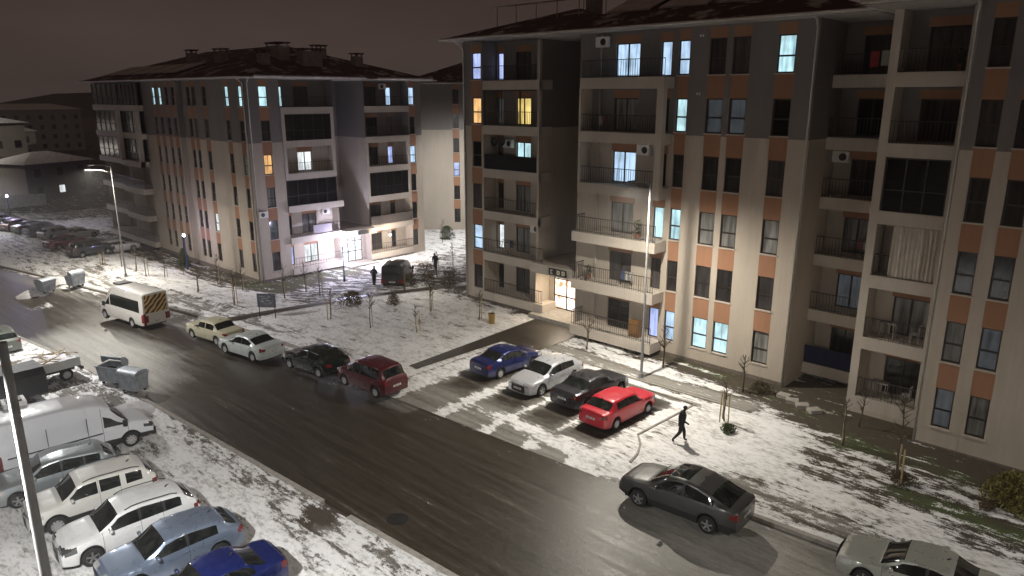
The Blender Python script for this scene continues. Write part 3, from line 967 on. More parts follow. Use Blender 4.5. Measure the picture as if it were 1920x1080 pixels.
# entrance
E0 = 0.30
en = MB()
FE_ = Frame('X', 39.3, ORG1, 0)
FE_.box(en, 28.9, 33.2, 3.3, 3.98, -2.1, 3.7, 0)
en.build('entrance_canopy', M['band'], b1)
pf = MB(); FE_.box(pf, 28.95, 33.15, -0.5, E0, -2.3, 0.3)
pf.build('entrance_platform', M['concrete'], b1)
FE_.side(W, 33.19, -0.5, 3.3, -1.5, 3.0, 0); FE_.side(W, 28.91, -0.5, 3.3, -2.4, 3.0, 0)
wall(FE_, W, 28.91, 33.19, E0, 3.3, [(29.5, 32.75, E0 + 0.02, 3.12)], d=0.0)
ed = MB()
t = 0.08
for s in (29.5, 30.55, 31.55, 32.67): FE_.box(ed, s, s + t, E0 + 0.02, 3.12, 0.04, 0.12)
for z in (E0 + 0.02, 1.25, 2.5, 3.04): FE_.box(ed, 29.58, 32.67, z, z + t, 0.042, 0.118)
edo = ed.build('entrance_door', M['frame'], b1)
ep = MB(); FE_.quad(ep, 29.5, 32.75, E0 + 0.03, 3.1, 0.08)


def lobby_mat():
    m, nt, b = newmat('lit_lobby_glass')
    setp(b, (0.1, 0.1, 0.1), 0.1)
    n = nnoise(nt, 1.6, 4, 0.6)
    r = ramp(nt, n.outputs[0], [(0.36, (0.55, 0.20, 0.07)), (0.44, (1.0, 0.72, 0.5)), (0.55, (1.0, 0.93, 0.85))])
    nt.links.new(r.outputs[0], b.inputs['Emission Color']); b.inputs['Emission Strength'].default_value = 1.8
    return m


M['lobby'] = lobby_mat()
ep.build('pane', M['lobby'], edo)
sg = MB(); FE_.box(sg, 29.9, 31.4, 3.42, 3.88, -2.2, -2.103)
sgo = sg.build('entrance_sign', M['blackplastic'], b1)
M['sign_letters'] = simple('sign_letters', (0.62, 0.58, 0.42), 0.6)
for i, s in enumerate((31.1, 30.55, 30.12)):
    gl = MB()
    FE_.box(gl, s + 0.05, s + 0.13, 3.50, 3.80, -2.212, -2.203)
    if i: FE_.box(gl, s - 0.13, s - 0.05, 3.52, 3.78, -2.212, -2.203)
    FE_.box(gl, s - 0.049, s + 0.049, 3.73, 3.80, -2.212, -2.203)
    FE_.box(gl, s - 0.049, s + 0.049, 3.50, 3.56, -2.212, -2.203)
    if i: FE_.box(gl, s - 0.049, s + 0.049, 3.62, 3.67, -2.212, -2.203)
    gl.build('letter', M['sign_letters'], sgo)
lamp('AREA', 'entrance_light_source', (38.2, 31.2, 3.2), 170, (1.0, 0.83, 0.62), 0.3)
bpy.data.objects['entrance_light_source'].data.size = 1.2
# right half: deep balcony, projecting balcony tower, projecting wall
wall(FBL, W, 11.0, 14.45, BASE, TOP, [(12.1, 13.55, SLAB + ST * k + 0.05, head(k)) for k in range(6)], d=1.3,
     strips=[(12.0, 13.65, head(k), head(k) + 0.42) for k in range(6)])
FA.side(W, 14.45, BASE, GREY, 0, 3.7, 0); FA.side(W, 14.45, GREY, TOP, 0, 3.7, 1)
for k in range(6):
    z = SLAB + ST * k
    window(FBL, b1, 12.1, 13.55, z + 0.05, head(k), ['dark', 'lit_dim', 'curtain', 'dark', 'dark', 'dark'][k], d=1.3, door=True)
    bal = balcony(FBL, b1, 11.0, 14.447, k, -0.05, 1.297)
    if k == 0:
        c_ = MB(); FBL.box(c_, 11.1, 14.4, z + 0.02, z + 1.0, -0.02, 0.02)
        c_.build('balcony_screen', simple('navy_cloth', (0.012, 0.014, 0.05), 0.9), bal)
    else:
        railing(FBL, bal, 11.05, 14.4, z, 0.0, 1.0)
cl = MB(); FBL.box(cl, 12.35, 12.75, SLAB + ST * 5 + 0.35, SLAB + ST * 5 + 1.08, -0.06, -0.03, 0); FBL.box(cl, 11.75, 12.25, SLAB + ST * 5 + 0.4, SLAB + ST * 5 + 1.1, -0.06, -0.03, 1)
cl.build('hanging_laundry', [simple('red_cloth', (0.25, 0.04, 0.04), 0.9), simple('pale_cloth', (0.3, 0.3, 0.26), 0.9)], b1)
ac_unit(FBL, b1, 14.0, SLAB + ST * 3 + 1.75, 1.3); ac_unit(FR_, b1, 4.2, head(3) + .3, 0.0)
M['furniture'] = simple('faded_furniture', (.28, .26, .24), .6)
# the tower
FBR.box(W, 10.62, 11.0, BASE, TOP, 0.0, 4.3, 3)
FBR.box(W, 7.405, 7.95, BASE, TOP, 0.001, 1.3, 3)
wall(FBR, W, 7.4, 10.62, BASE, TOP, [(8.2, 9.8, SLAB + ST * k + 0.05, head(k)) for k in range(6)], d=1.3,
     strips=[(8.1, 9.9, head(k), head(k) + 0.42) for k in range(6)])
wall(FBR, W, 7.95, 10.62, BASE, SLAB - 0.62, [], d=0.0)
for k in range(6):
    z = SLAB + ST * k
    window(FBR, b1, 8.2, 9.8, z + 0.05, head(k), ['dark', 'curtain', 'dark', 'dark', 'dark', 'dark'][k], d=1.3, door=True)
    b_ = MB(); FBR.box(b_, 7.951, 10.619, z - 0.62, z, 0.003, 1.297)
    bal = b_.build('balcony', M['band'], b1)
    if k == 3:
        c_ = MB()
        for s in (7.96, 8.85, 9.7, 10.54): FBR.box(c_, s, s + 0.07, z + 0.003, z + 2.455, 0.10, 0.17)
        FBR.box(c_, 7.97, 10.6, z + 2.38, z + 2.454, 0.104, 0.166); FBR.box(c_, 7.97, 10.6, z + 0.95, z + 1.0, 0.104, 0.166)
        g_ = c_.build('balcony_glazing', M['frame'], bal)
        q_ = MB(); FBR.quad(q_, 7.96, 10.61, z + 0.01, z + 2.45, 0.135); q_.build('pane', M['g_black'], g_)
    elif k == 2:
        # drawn white curtain
        c_ = MB(); n = 60; pts = []
        for i in range(n + 1):
            s = 7.97 + 1.95 * i / n
            pts.append((s, 0.12 + 0.035 * math.sin(i * 1.15) + 0.02 * math.sin(i * 0.47 + 1)))
        for (a, da), (c, dc) in zip(pts[:-1], pts[1:]):
            c_.quad(FBR.P(a, z + 0.05, da), FBR.P(c, z + 0.05, dc), FBR.P(c, z + 2.42, dc), FBR.P(a, z + 2.42, da))
        c_.build('balcony_curtain', simple('white_curtain', (0.46, 0.42, 0.36), 0.9), bal, smooth=True)
        railing(FBR, bal, 7.98, 10.6, z, 0.22, 1.0)
    else:
        railing(FBR, bal, 7.98, 10.6, z, 0.05, 1.0)
    if k in (0, 1):
        t_ = MB()
        FBR.box(t_, 9.35, 10.1, z + 0.72, z + 0.76, 0.45, 0.95)
        for ss in (9.4, 10.02):
            for dd in (0.48, 0.88): FBR.box(t_, ss, ss + 0.04, z + 0.002, z + 0.72, dd, dd + 0.04)
        c2 = MB()
        FBR.box(c2, 8.3, 8.7, z + 0.42, z + 0.46, 0.4, 0.8); FBR.box(c2, 8.3, 8.34, z + 0.46, z + 0.9, 0.4, 0.8)
        for ss in (8.3, 8.66):
            for dd in (0.41, 0.76): FBR.box(c2, ss, ss + 0.04, z + 0.002, z + 0.42, dd, dd + 0.04)
        wh_ = 'lowest' if k == 0 else 'second lowest'
        for nm_, m_b, lb_ in (('garden_table', t_, 'pale table on the %s balcony of the right hand balcony tower'), ('garden_chair', c2, 'pale chair on the %s balcony of the right hand balcony tower')):
            tt = m_b.build(nm_, M['furniture']); tt.location = (ORG1[0], ORG1[1], 0)
            tag(tt, lb_ % wh_, nm_.split('_')[1])
# projecting wall at the right edge
colsR = [(5.25, 6.02), (6.02, 6.02), (3.0, 3.8), (1.0, 1.8), (-1.6, -0.7), (-3.4, -2.5)]
colsR = [(6.17, 6.72), (6.17, 6.17)]
colsR = [(6.15, 6.9), (4.82, 5.58), (2.0, 2.7), (-1.0, -0.2), (-3.0, -2.2)]
ops = []; st = []
for c in colsR: ops += col_ops(*c); st += strips_of(*c, ext=0.02)
wall(FR_, W, -9, 7.4, BASE - 0.6, TOP + 0.1, ops, strips=st)
FR_.side(W, 7.4, BASE, GREY, 0, 4, 0); FR_.side(W, 7.4, GREY, TOP, 0, 4, 1)
FR_.side(W, -9, BASE, TOP, 0, 16, 0)
rk = {(0, 1): 'curtain', (1, 1): 'lit_dim', (1, 0): 'curtain', (0, 0): 'lit_dim', (1, 2): 'dark'}
for i, c in enumerate(colsR):
    for k in range(6): window(FR_, b1, c[0], c[1], head(k) - 1.84, head(k), rk.get((i, k), 'dark'))
# back and ends so that the block is closed
W.quad((15.5, -24, -1), (15.5, 26.5, -1), (15.5, 26.5, TOP), (15.5, -24, TOP), 0)
W.build('wall', WM, b1)
for F_, a_, c_, z_ in ((FA, 14.5, 22.9, .22), (FR_, -9, 7.38, .1), (FLW, 33.3, 40.3, .18)):
    pb = MB(); F_.box(pb, a_, c_, -1.0, z_, -0.03, -0.003); pb.build('plinth', M['plinth'], b1)
downpipe(b1, FA, 14.55, 0, 18.9)
downpipe(b1, FLW, 40.25, 0, 18.9)
downpipe(b1, FR_, 7.5, 0, 18.9, d=0.12)
sl_ = MB()
for z in (18.3, 15.3):
    for s in (20.6, 20.75): FA.box(sl_, s, s + 0.07, z, z + 0.12, -0.06, -0.003)
sl_.build('junction_box', M['white'], b1)
r1 = hip_roof(b1, 35.75, 54, 11.6, 33.2, 19.0, 2.9, ORG1)
r2 = hip_roof(b1, 36.75, 50.5, 27.4, 41.6, 19.15, 2.1, ORG1)
r3 = hip_roof(b1, 33.6, 53.5, -10, 11.5, 19.05, 3.1, ORG1)
chimney(r2, 43.5 - ORG1[0], 33.0 - ORG1[1], 21.2)
# solar racks on the ridges
for (x0, x1, y0, y1, zz, hh) in ((41.0, 41.0, 28.5, 40.0, 20.4, 1.15), (43.0, 43.0, 22, 33.5, 20.7, 1.5)):
    s_ = MB()
    n = 7
    for i in range(n):
        y = y0 + (y1 - y0) * i / (n - 1) - ORG1[1]
        s_.tube([(x0 - ORG1[0], y, zz - 0.9), (x0 - ORG1[0], y, zz + hh)], 0.035, 6)
    s_.tube([(x0 - ORG1[0], y0 - ORG1[1] - 0.3, zz + hh), (x0 - ORG1[0], y1 - ORG1[1] + 0.3, zz + hh)], 0.05, 6)
    s_.build('solar_rack', M['pipe'], b1)
for i in range(4):
    y = 14.5 + i * 3.8 - ORG1[1]
    b_ = MB()
    q = [(39.6 - ORG1[0], y, 20.35), (42.6 - ORG1[0], y, 21.5), (42.6 - ORG1[0], y + 3.1, 21.5), (39.6 - ORG1[0], y + 3.1, 20.35)]
    b_.quad(*q); b_.quad(*[(a[0], a[1], a[2] - 0.1) for a in q][::-1])
    for a, c in zip(q, q[1:] + q[:1]): b_.quad(a, c, (c[0], c[1], c[2] - 0.1), (a[0], a[1], a[2] - 0.1))
    for a in q: b_.tube([(a[0], a[1], a[2] - 0.1), (a[0], a[1], a[2] - 1.2)], 0.03, 5)
    b_.build('solar_panel', M['roofsnow'], b1)

# ================= second building (left)
Z2 = -2.1
ORG2 = (32.73, 63.45)
b2 = empty('apartment_building', (ORG2[0], ORG2[1], Z2), 0,
           'farther cream and orange apartment block, its long striped side facing the street', 'apartment building')
W = MB()
FY = Frame('Y', 63.45, ORG2, 0)
FX = Frame('X', 32.73, ORG2, 0)
cw = (34.05, 34.92)
wall(FY, W, 32.73, 36.1, BASE, TOP, col_ops(*cw), strips=strips_of(*cw, ext=0.05))
for k in range(6): window(FY, b2, cw[0], cw[1], head(k) - 1.84, head(k), ['dark', 'lit_dim', 'curtain', 'lit_warm', 'dark', 'lit_cyan'][k])
D = 1.3
for (a, c, doors, pil) in ((36.1, 41.8, [(36.5, 37.15), (38.3, 39.9)], None), (45.5, 51.3, [(46.6, 48.0), (49.3, 50.0)], None)):
    ops = []; st = []
    for k in range(6):
        for dd in doors:
            ops.append((dd[0], dd[1], SLAB + ST * k + 0.05, head(k))); st.append((dd[0] - 0.05, dd[1] + 0.05, head(k), head(k) + 0.42))
    wall(FY, W, a, c, BASE, TOP, ops, d=D, strips=st)
    FY.side(W, a, BASE, GREY, 0, D if a < 40 else 5, 0); FY.side(W, a, GREY, TOP, 0, D if a < 40 else 5, 1)
    FY.side(W, c, BASE, GREY, 0, D if a > 40 else 5, 0); FY.side(W, c, GREY, TOP, 0, D if a > 40 else 5, 1)
kk = {(0, 5): ('lit_cyan', 'dark'), (0, 3): ('dark', 'lit_white'), (0, 0): ('lit_violet', 'lit_white'), (0, 1): ('dark', 'curtain'),
      (1, 5): ('dark', 'lit_blue'), (1, 3): ('dark', 'lit_violet'), (1, 0): ('dark', 'dark')}
for j, (a, c, doors) in enumerate(((36.1, 41.8, [(36.5, 37.15), (38.3, 39.9)]), (45.5, 51.3, [(46.6, 48.0), (49.3, 50.0)]))):
    for k in range(6):
        z = SLAB + ST * k
        for dd, kind in zip(doors, kk.get((j, k), ('dark', 'dark') if k % 2 else ('dark', 'curtain'))):
            window(FY, b2, dd[0], dd[1], z + 0.05, head(k), kind, d=D, door=True)
        low = (j == 0 and k <= 2) or (j == 1 and k <= 1)
        bal = balcony(FY, b2, a + 0.003, c - 0.003 if not (j == 0 and low) else c + 0.5, k, -0.2 if low else -0.04, D - 0.003)
        if (j, k) in ((0, 4), (0, 2), (1, 2)):
            c_ = MB()
            n = 5
            for i in range(n + 1):
                s = a + 0.1 + (c - a - 0.28) * i / n
                FY.box(c_, s, s + 0.08, z + 0.003, z + 2.455, 0.02, 0.09)
            FY.box(c_, a + .11, c - .11, z + 2.37, z + 2.45, 0.025, 0.085); FY.box(c_, a + .11, c - .11, z + .9, z + .96, 0.025, 0.085)
            g_ = c_.build('balcony_glazing', M['frame'], bal)
            q_ = MB(); FY.quad(q_, a + 0.1, c - 0.1, z + 0.01, z + 2.45, 0.05); q_.build('pane', M['g_black'], g_)
        elif (j, k) == (1, 1):
            c_ = MB(); FY.box(c_, a + 0.1, c - 0.1, z + 0.02, z + 0.95, -0.14, -0.1); c_.build('balcony_screen', simple('grey_cloth', (0.10, 0.085, 0.08), 0.9), bal)
        else:
            railing(FY, bal, a + 0.1, c - 0.1, z, 0.05 if not low else -0.12, 1.0, step=0.3)
for s, w_, k_ in ((36.103, .34, 3), (41.45, .34, 3), (45.503, .3, 2), (50.95, .3, 2)):
    bx = MB(); FY.box(bx, s, s + w_, SLAB + ST * k_ - 0.62, SLAB + ST * (k_ + 2) - 0.621, -0.042, 0.25); bx.build('balcony_pillar', M['band'], b2)
wh = MB(); FY.box(wh, 38.6, 40.7, SLAB + ST + 0.15, SLAB + ST + 0.95, -0.19, -0.16); wh.build('balcony_screen', simple('lilac_cloth', (0.22, 0.20, 0.22), .9), b2)
cw = (51.35, 52.1)
wall(FY, W, 51.3, 53.0, BASE, TOP, col_ops(*cw), strips=strips_of(*cw, ext=0.05))
for k in range(6): window(FY, b2, cw[0], cw[1], head(k) - 1.84, head(k), ['dark', 'dark', 'dark', 'lit_blue', 'dark', 'lit_blue'][k])
FY.side(W, 53.0, BASE, GREY, 0, 16, 0); FY.side(W, 53.0, GREY, TOP, 0, 16, 1)
wall(FY, W, 41.8, 45.5, 3.9, TOP, [], d=5)
ac_unit(FY, b2, 40.9, SLAB + ST * 1 + 1.7, 1.3); ac_unit(FY, b2, 48.7, SLAB + ST * 5 + 1.7, 1.3); ac_unit(FY, b2, 33.4, head(1) + .4, 0.0)
# entrance of the second building
cn = MB(); FY.box(cn, 41.81, 45.49, 3.35, 3.95, -1.2, 4.99); cn.build('entrance_canopy', M['band'], b2)
pf = MB(); FY.box(pf, 41.85, 45.45, -0.6, 0.25, -1.4, 1.0); pf.build('entrance_platform', M['concrete'], b2)
wall(FY, W, 41.8, 45.5, 0.25, 3.35, [(42.3, 45.0, 0.27, 3.1)], d=0.9)
ed = MB()
for s in (42.3, 43.2, 44.1, 44.92): FY.box(ed, s, s + 0.08, 0.27, 3.1, 0.94, 1.02)
for z in (0.27, 1.3, 2.4, 3.02): FY.box(ed, 42.381, 44.919, z, z + 0.08, 0.942, 1.018)
edo = ed.build('entrance_door', M['frame'], b2)
ep = MB(); FY.quad(ep, 42.3, 45.0, 0.28, 3.08, 0.98)
lw_, nt_, b_ = newmat('bright_lobby_glass'); setp(b_, (0.1, 0.1, 0.1), 0.1)
nn_ = nnoise(nt_, 2.0, 3); rr_ = ramp(nt_, nn_.outputs[0], [(0.35, (0.35, 0.45, 0.6)), (0.6, (1.0, 1.0, 1.0))])
nt_.links.new(rr_.outputs[0], b_.inputs['Emission Color']); b_.inputs['Emission Strength'].default_value = 1.6
ep.build('pane', lw_, edo)
sg = MB(); FY.box(sg, 43.1, 44.4, 3.45, 3.82, -1.29, -1.203); sg.build('entrance_sign', M['blackplastic'], b2)
# long side along the street, with the stair tower windows half a storey out of step
colsX = [(64.1, 64.85), (66.65, 67.45), (71.2, 72.05), (73.55, 74.3), (74.75, 75.55), (78.4, 79.2), (80.0, 80.75), (81.75, 82.55), (83.4, 84.15)]
ops = []; st = []
for c in colsX: ops += col_ops(*c); st += strips_of(*c, ext=0.03)
wall(FX, W, 63.45, 76.2, BASE, TOP, [o for o in ops if o[0] < 76], strips=[o for o in st if o[0] < 76])
wall(FX, W, 78.0, 86.9, BASE, TOP, [o for o in ops if o[0] > 76], strips=[o for o in st if o[0] > 76])
so = [(76.55, 77.2, head(k) - 0.3, head(k) + 1.15) for k in range(5)]
wall(FX, W, 76.2, 78.0, BASE, TOP, so, d=0.55)
for s in (76.2, 78.0): FX.side(W, s, BASE, GREY, 0, 0.55, 0); FX.side(W, s, GREY, TOP, 0, 0.55, 1)
for o in so: window(FX, b2, *o, 'dark', d=0.55, sill=False)
for i, c in enumerate(colsX):
    for k in range(6):
        kd = 'dark'
        if k == 5 and i in (0, 1, 7, 8): kd = 'lit_cyan'
        elif (i, k) == (2, 1): kd = 'lit_white'
        elif (i, k) in ((0, 3), (5, 2), (3, 4)): kd = 'curtain'
        window(FX, b2, c[0], c[1], head(k) - 1.84, head(k), kd, sill=(i < 3))
# balconies at the far end of the long side
for j, (a, c) in enumerate(((86.9, 93.0), (93.0, 101.5))):
    D = 1.4
    wall(FX, W, a, c, BASE, TOP, [(a + 2.0, a + 3.6, SLAB + ST * k + 0.05, head(k)) for k in range(6)], d=D if j == 0 else D + 0.8)
    for k in range(6):
        z = SLAB + ST * k
        window(FX, b2, a + 2.0, a + 3.6, z + 0.05, head(k), 'lit_dim' if (j == 0 and k in (0, 2)) else 'dark', d=D if j == 0 else D + 0.8, door=True)
        bal = balcony(FX, b2, a + 0.003, c - 0.003, k, -1.0 if (j == 0 and k in (1, 2, 3)) else -0.5, (D if j == 0 else D + 0.8) - 0.003)
        if k in (3, 4, 5):
            c_ = MB()
            for i in range(6):
                s = a + 0.2 + (c - a - 0.5) * i / 5
                FX.box(c_, s, s + 0.1, z + 0.003, z + 2.455, -0.45, -0.35)
            FX.box(c_, a + .21, c - .21, z + 2.36, z + 2.45, -0.44, -0.36); FX.box(c_, a + .21, c - .21, z + .9, z + .97, -0.44, -0.36)
            g_ = c_.build('balcony_glazing', M['frame'], bal)
            q_ = MB(); FX.quad(q_, a + 0.2, c - 0.2, z + 0.01, z + 2.45, -0.4); q_.build('pane', M['g_black'], g_)
        else:
            railing(FX, bal, a + 0.1, c - 0.1, z, -0.9 if (j == 0 and k in (1, 2)) else -0.45, 1.0, step=0.4)
for s in (86.903, 92.6):
    bx = MB(); FX.box(bx, s, s + 0.4, SLAB + ST * 3 - 0.62, SLAB + ST * 5 - 0.621, -1.01, -0.5); bx.build('balcony_pillar', M['band'], b2)
FX.side(W, 86.9, BASE, TOP, 0, 1.4, 0); FX.side(W, 101.5, BASE, TOP, 0, 12, 0); FX.side(W, 93.0, BASE, TOP, 0.0, 2.2, 0)
W.quad((20.27, 0, -1), (20.27, 38, -1), (20.27, 38, TOP), (20.27, 0, TOP), 0)
W.build('wall', WM, b2)
pb = MB(); FX.box(pb, 63.5, 86.8, -0.6, 0.3, -0.03, -0.003); pb.build('plinth', M['plinth'], b2)
pb = MB(); FY.box(pb, 32.8, 36.0, -0.6, 0.3, -0.03, -0.003); pb.build('plinth', M['plinth'], b2)
downpipe(b2, FX, 63.65, 0, 18.9); downpipe(b2, FY, 32.95, 0, 18.9)
q1 = hip_roof(b2, 31.4, 54.2, 62.2, 103.0, 18.95, 3.55, ORG2)
es = MB(); es.tube([(33.0 - ORG2[0], 62.12 - ORG2[1], 19.0), (45.0 - ORG2[0], 62.12 - ORG2[1], 19.0)], .13, 6); es.build('eave_snow', M['roofsnow'], q1)
es = MB(); es.tube([(46.4 - ORG2[0], 62.12 - ORG2[1], 19.0), (53.6 - ORG2[0], 62.12 - ORG2[1], 19.0)], .13, 6); es.build('eave_snow', M['roofsnow'], q1)
for (x, y, z, w, l, h) in ((36.5, 66.5, 20.3, 0.9, 0.9, 0.9), (39.5, 69.0, 21.2, 1.2, 2.4, 0.9), (41.5, 66.5, 20.6, 2.2, 1.0, 0.9), (44.5, 69.5, 21.2, 1.2, 1.0, 0.9), (47.3, 66.8, 20.1, 0.9, 0.9, 1.2),
                           (37.0, 76.0, 20.9, 0.8, 1.6, 0.8), (37.5, 84.0, 21.0, 0.8, 1.2, 0.9)):
    chimney(q1, x - ORG2[0], y - ORG2[1], z, w, l, h)
cab = MB()
cab.poly([(37.0 - ORG2[0], 62.15 - ORG2[1], 18.97), (41.9 - ORG2[0], 62.15 - ORG2[1], 18.97), (39.4 - ORG2[0], 66.2 - ORG2[1], 20.35)])
for i in range(5):
    y = 78.0 + i * 4.2 - ORG2[1]
    b_ = MB(); q = [(33.0 - ORG2[0], y, 19.7), (36.2 - ORG2[0], y, 20.7), (36.2 - ORG2[0], y + 3.4, 20.7), (33.0 - ORG2[0], y + 3.4, 19.7)]
    b_.quad(*q); b_.quad(*[(a[0], a[1], a[2] - 0.1) for a in q][::-1])
    for a, c in zip(q, q[1:] + q[:1]): b_.quad(a, c, (c[0], c[1], c[2] - 0.1), (a[0], a[1], a[2] - 0.1))
    b_.build('solar_panel', M['roofsnow'], b2)

# ================= third building seen in the gap
ang = math.atan2(72.9 - 75.2, 66.4 - 62.2)
b3 = empty('apartment_building', (62.2, 75.2, -2.2), 0, 'plain rear wall of the cream apartment block seen between the two big ones', 'apartment building')
b3.rotation_euler = (0, 0, R(-45))
W = MB()
F3 = Frame('Y', 0.0, (0, 0), 0)
c3 = (4.55, 5.35)
wall(F3, W, -0.6, 14.0, BASE - 2, TOP, col_ops(*c3) + col_ops(8.0, 8.8), strips=strips_of(*c3, ext=0.05))
F3.side(W, -0.6, BASE - 2, TOP, 0, 14, 0)
for k in range(6):
    window(F3, b3, c3[0], c3[1], head(k) - 1.84, head(k), ['dark', 'dark', 'lit_violet', 'dark', 'dark', 'dark'][k])
    window(F3, b3, 8.0, 8.8, head(k) - 1.84, head(k), 'dark')
# set back balcony edge on its left
for k in range(6):
    b_ = MB(); F3.box(b_, -2.0, -0.603, SLAB + ST * k - 0.5, SLAB + ST * k, 1.5, 4); bal = b_.build('balcony', M['band'], b3)
    railing(F3, bal, -1.95, -0.65, SLAB + ST * k, 1.55, 1.0, step=0.4)
W.quad(F3.P(-2, BASE - 2, 4), F3.P(-0.6, BASE - 2, 4), F3.P(-0.6, TOP, 4), F3.P(-2, TOP, 4), 0)
W.build('wall', WM, b3)
for k in (2, 3, 4):
    window(F3, b3, -1.6, -0.9, head(k) - 1.5, head(k), 'lit_violet', d=3.8, sill=False)
hip_roof(b3, -2.2, 15, -0.9, 15, 19.0, 2.8, (0, 0))

# ================= dim low blocks far behind on the left
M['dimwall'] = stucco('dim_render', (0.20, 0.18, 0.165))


def far_block(x, y, w, d, h, rot, label, rise=1.8, lit=(), z0=None, group='low houses beyond the street', snowroof=True):
    z0 = zt(x, y) if z0 is None else z0
    o = empty('house', (x, y, z0), R(rot), label, 'house', group)
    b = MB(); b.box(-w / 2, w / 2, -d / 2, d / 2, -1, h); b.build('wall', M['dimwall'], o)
    r = MB(); e_ = 0.7
    ww = w / 2 + e_; dd = d / 2 + e_; rl = max(0.5, ww - dd)
    P = [(-ww, -dd, h), (ww, -dd, h), (ww, dd, h), (-ww, dd, h)]; A = (-rl, 0, h + rise); B = (rl, 0, h + rise)
    r.poly([P[0], P[1], B, A]); r.poly([P[1], P[2], B]); r.poly([P[2], P[3], A, B]); r.poly([P[3], P[0], A]); r.poly(P[::-1])
    r.build('roof', M['roofsnow'] if snowroof else M['roof'], o)
    n = int(w / 3.2); fl = int(h / 3)
    for i in range(n):
        for k in range(fl):
            x0 = -w / 2 + (i + 0.5) * w / n - 0.5
            fb = MB(); fb.box(x0 - 0.06, x0 + 1.06, -d / 2 - 0.05, -d / 2 - 0.004, k * 3 + 0.9, k * 3 + 2.3)
            fo = fb.build('window', M['frame'], o)
            pb_ = MB(); pb_.quad((x0, -d / 2 - 0.056, k * 3 + 0.97), (x0 + 1, -d / 2 - 0.056, k * 3 + 0.97), (x0 + 1, -d / 2 - 0.056, k * 3 + 2.22), (x0, -d / 2 - 0.056, k * 3 + 2.22))
            pb_.build('pane', M['g_' + dict(lit).get((i, k), 'dark')], fo)
    return o


far_block(27, 172, 26, 12, 11.6, 8, 'five bay dim house with a snowy hipped roof directly left of the striped block', lit=(((5, 1), 'lit_blue'), ((3, 2), 'lit_white')))
far_block(5, 176, 20, 12, 9.2, -12, 'dim house with a low snowy roof behind the blue tipped lamp post', lit=(((2, 1), 'lit_dim'),))
far_block(-14, 190, 26, 14, 12.0, 5, 'dim house with a snowy roof cut off by the left edge of the view', lit=(((5, 1), 'lit_violet'),))
far_block(20, 235, 34, 14, 12.0, 0, 'long dim house with a ridge just above the nearer snowy roofs')
far_block(-25, 260, 40, 14, 12.5, 10, 'distant dim house on the skyline at the far left')
far_block(60, 280, 46, 14, 13.0, -5, 'distant dim house on the skyline beside the striped block')
far_block(2, 137, 16, 8, 4.2, -8, 'low shed with a flat snowy top behind the parked cars', rise=0.5)
for args in ((38, 150, 12, 9, 6.2, 20, 'small two storey house with a snowy roof just left of the far balconies', (((1, 0), 'lit_white'),)),
             (14, 158, 11, 9, 5.6, -25, 'small house with a tilted snowy roof below the ridge of the five bay house', (((2, 1), 'lit_warm'),)),
             (-2, 152, 12, 8, 6.4, 12, 'small snowy roofed house nearest the left edge', (((1, 1), 'lit_blue'),)),
             (40, 205, 22, 10, 9.4, -10, 'snowy roofed house peeping over the five bay house', ()),
             (8, 212, 24, 10, 9.8, 14, 'snowy roofed house in the third rank from the street', (((4, 2), 'lit_dim'),)),
             (-26, 225, 24, 11, 10.4, -6, 'snowy roofed house in the third rank at the left edge', ()),
             (30, 300, 30, 12, 11.6, 5, 'faint snowy roof just under the skyline lights', ()),
             (-10, 330, 34, 12, 12.2, -8, 'faintest snowy roof under the two orange lights', ())):
    far_block(*args[:7], rise=1.7, lit=args[7])
wl_ = MB()
for i in range(12):
    x = -22 + i * 4.6
    wl_.box(x, x + 4.58, 128.0 + 0.12 * x, 128.3 + 0.12 * x, -1.4, 0.4)
wlo = wl_.build('boundary_wall', M['concrete'])
tag(wlo, 'long low pale wall along the far side of the cross street', 'wall')
# hill line with a few scattered lights
hl = MB()
hx = [-500 + i * 50 for i in range(25)]
for i in range(24):
    z0_ = 14 + 5 * math.sin(i * 0.9) + 3 * math.sin(i * 2.3); z1_ = 14 + 5 * math.sin((i + 1) * 0.9) + 3 * math.sin((i + 1) * 2.3)
    hl.quad((hx[i], 640, -4), (hx[i + 1], 640, -4), (hx[i + 1], 720, z1_), (hx[i], 720, z0_))
hlo = hl.build('hill', simple('dark_hill', (0.03, 0.027, 0.025), 0.95)); tag(hlo, kind='structure')


M['farglow'], nt_, b_ = newmat('distant_lamp'); setp(b_, (1, 1, 1), .5)
b_.inputs['Emission Color'].default_value = (1.0, .78, .5, 1); b_.inputs['Emission Strength'].default_value = 2.5
for i, (x, y, zz, lb) in enumerate(((-60, 560, 16, 'upper of two orange lights on the skyline at the far left'), (-64, 520, 9, 'lower of two orange lights on the skyline at the far left'),
                                    (30, 540, 13, 'pale light on the skyline right of the two orange lights'), (70, 520, 12, 'faint light on the skyline nearest the striped block'))):
    o = empty('street_lamp', (x, y, 0), 0, lb, 'street lamp', 'distant lights on the skyline')
    b = MB(); b.tube([(0, 0, 0), (0, 0, zz)], [.15, .1], 6); b.build('pole', M['pole'], o)
    b = MB(); b.lathe([(.02, zz), (.7, zz + .2), (.7, zz + .7), (.02, zz + 1)], 10); b.build('lamp_head', M['farglow'], o)
# ---------------------------------------------------------------- vehicles


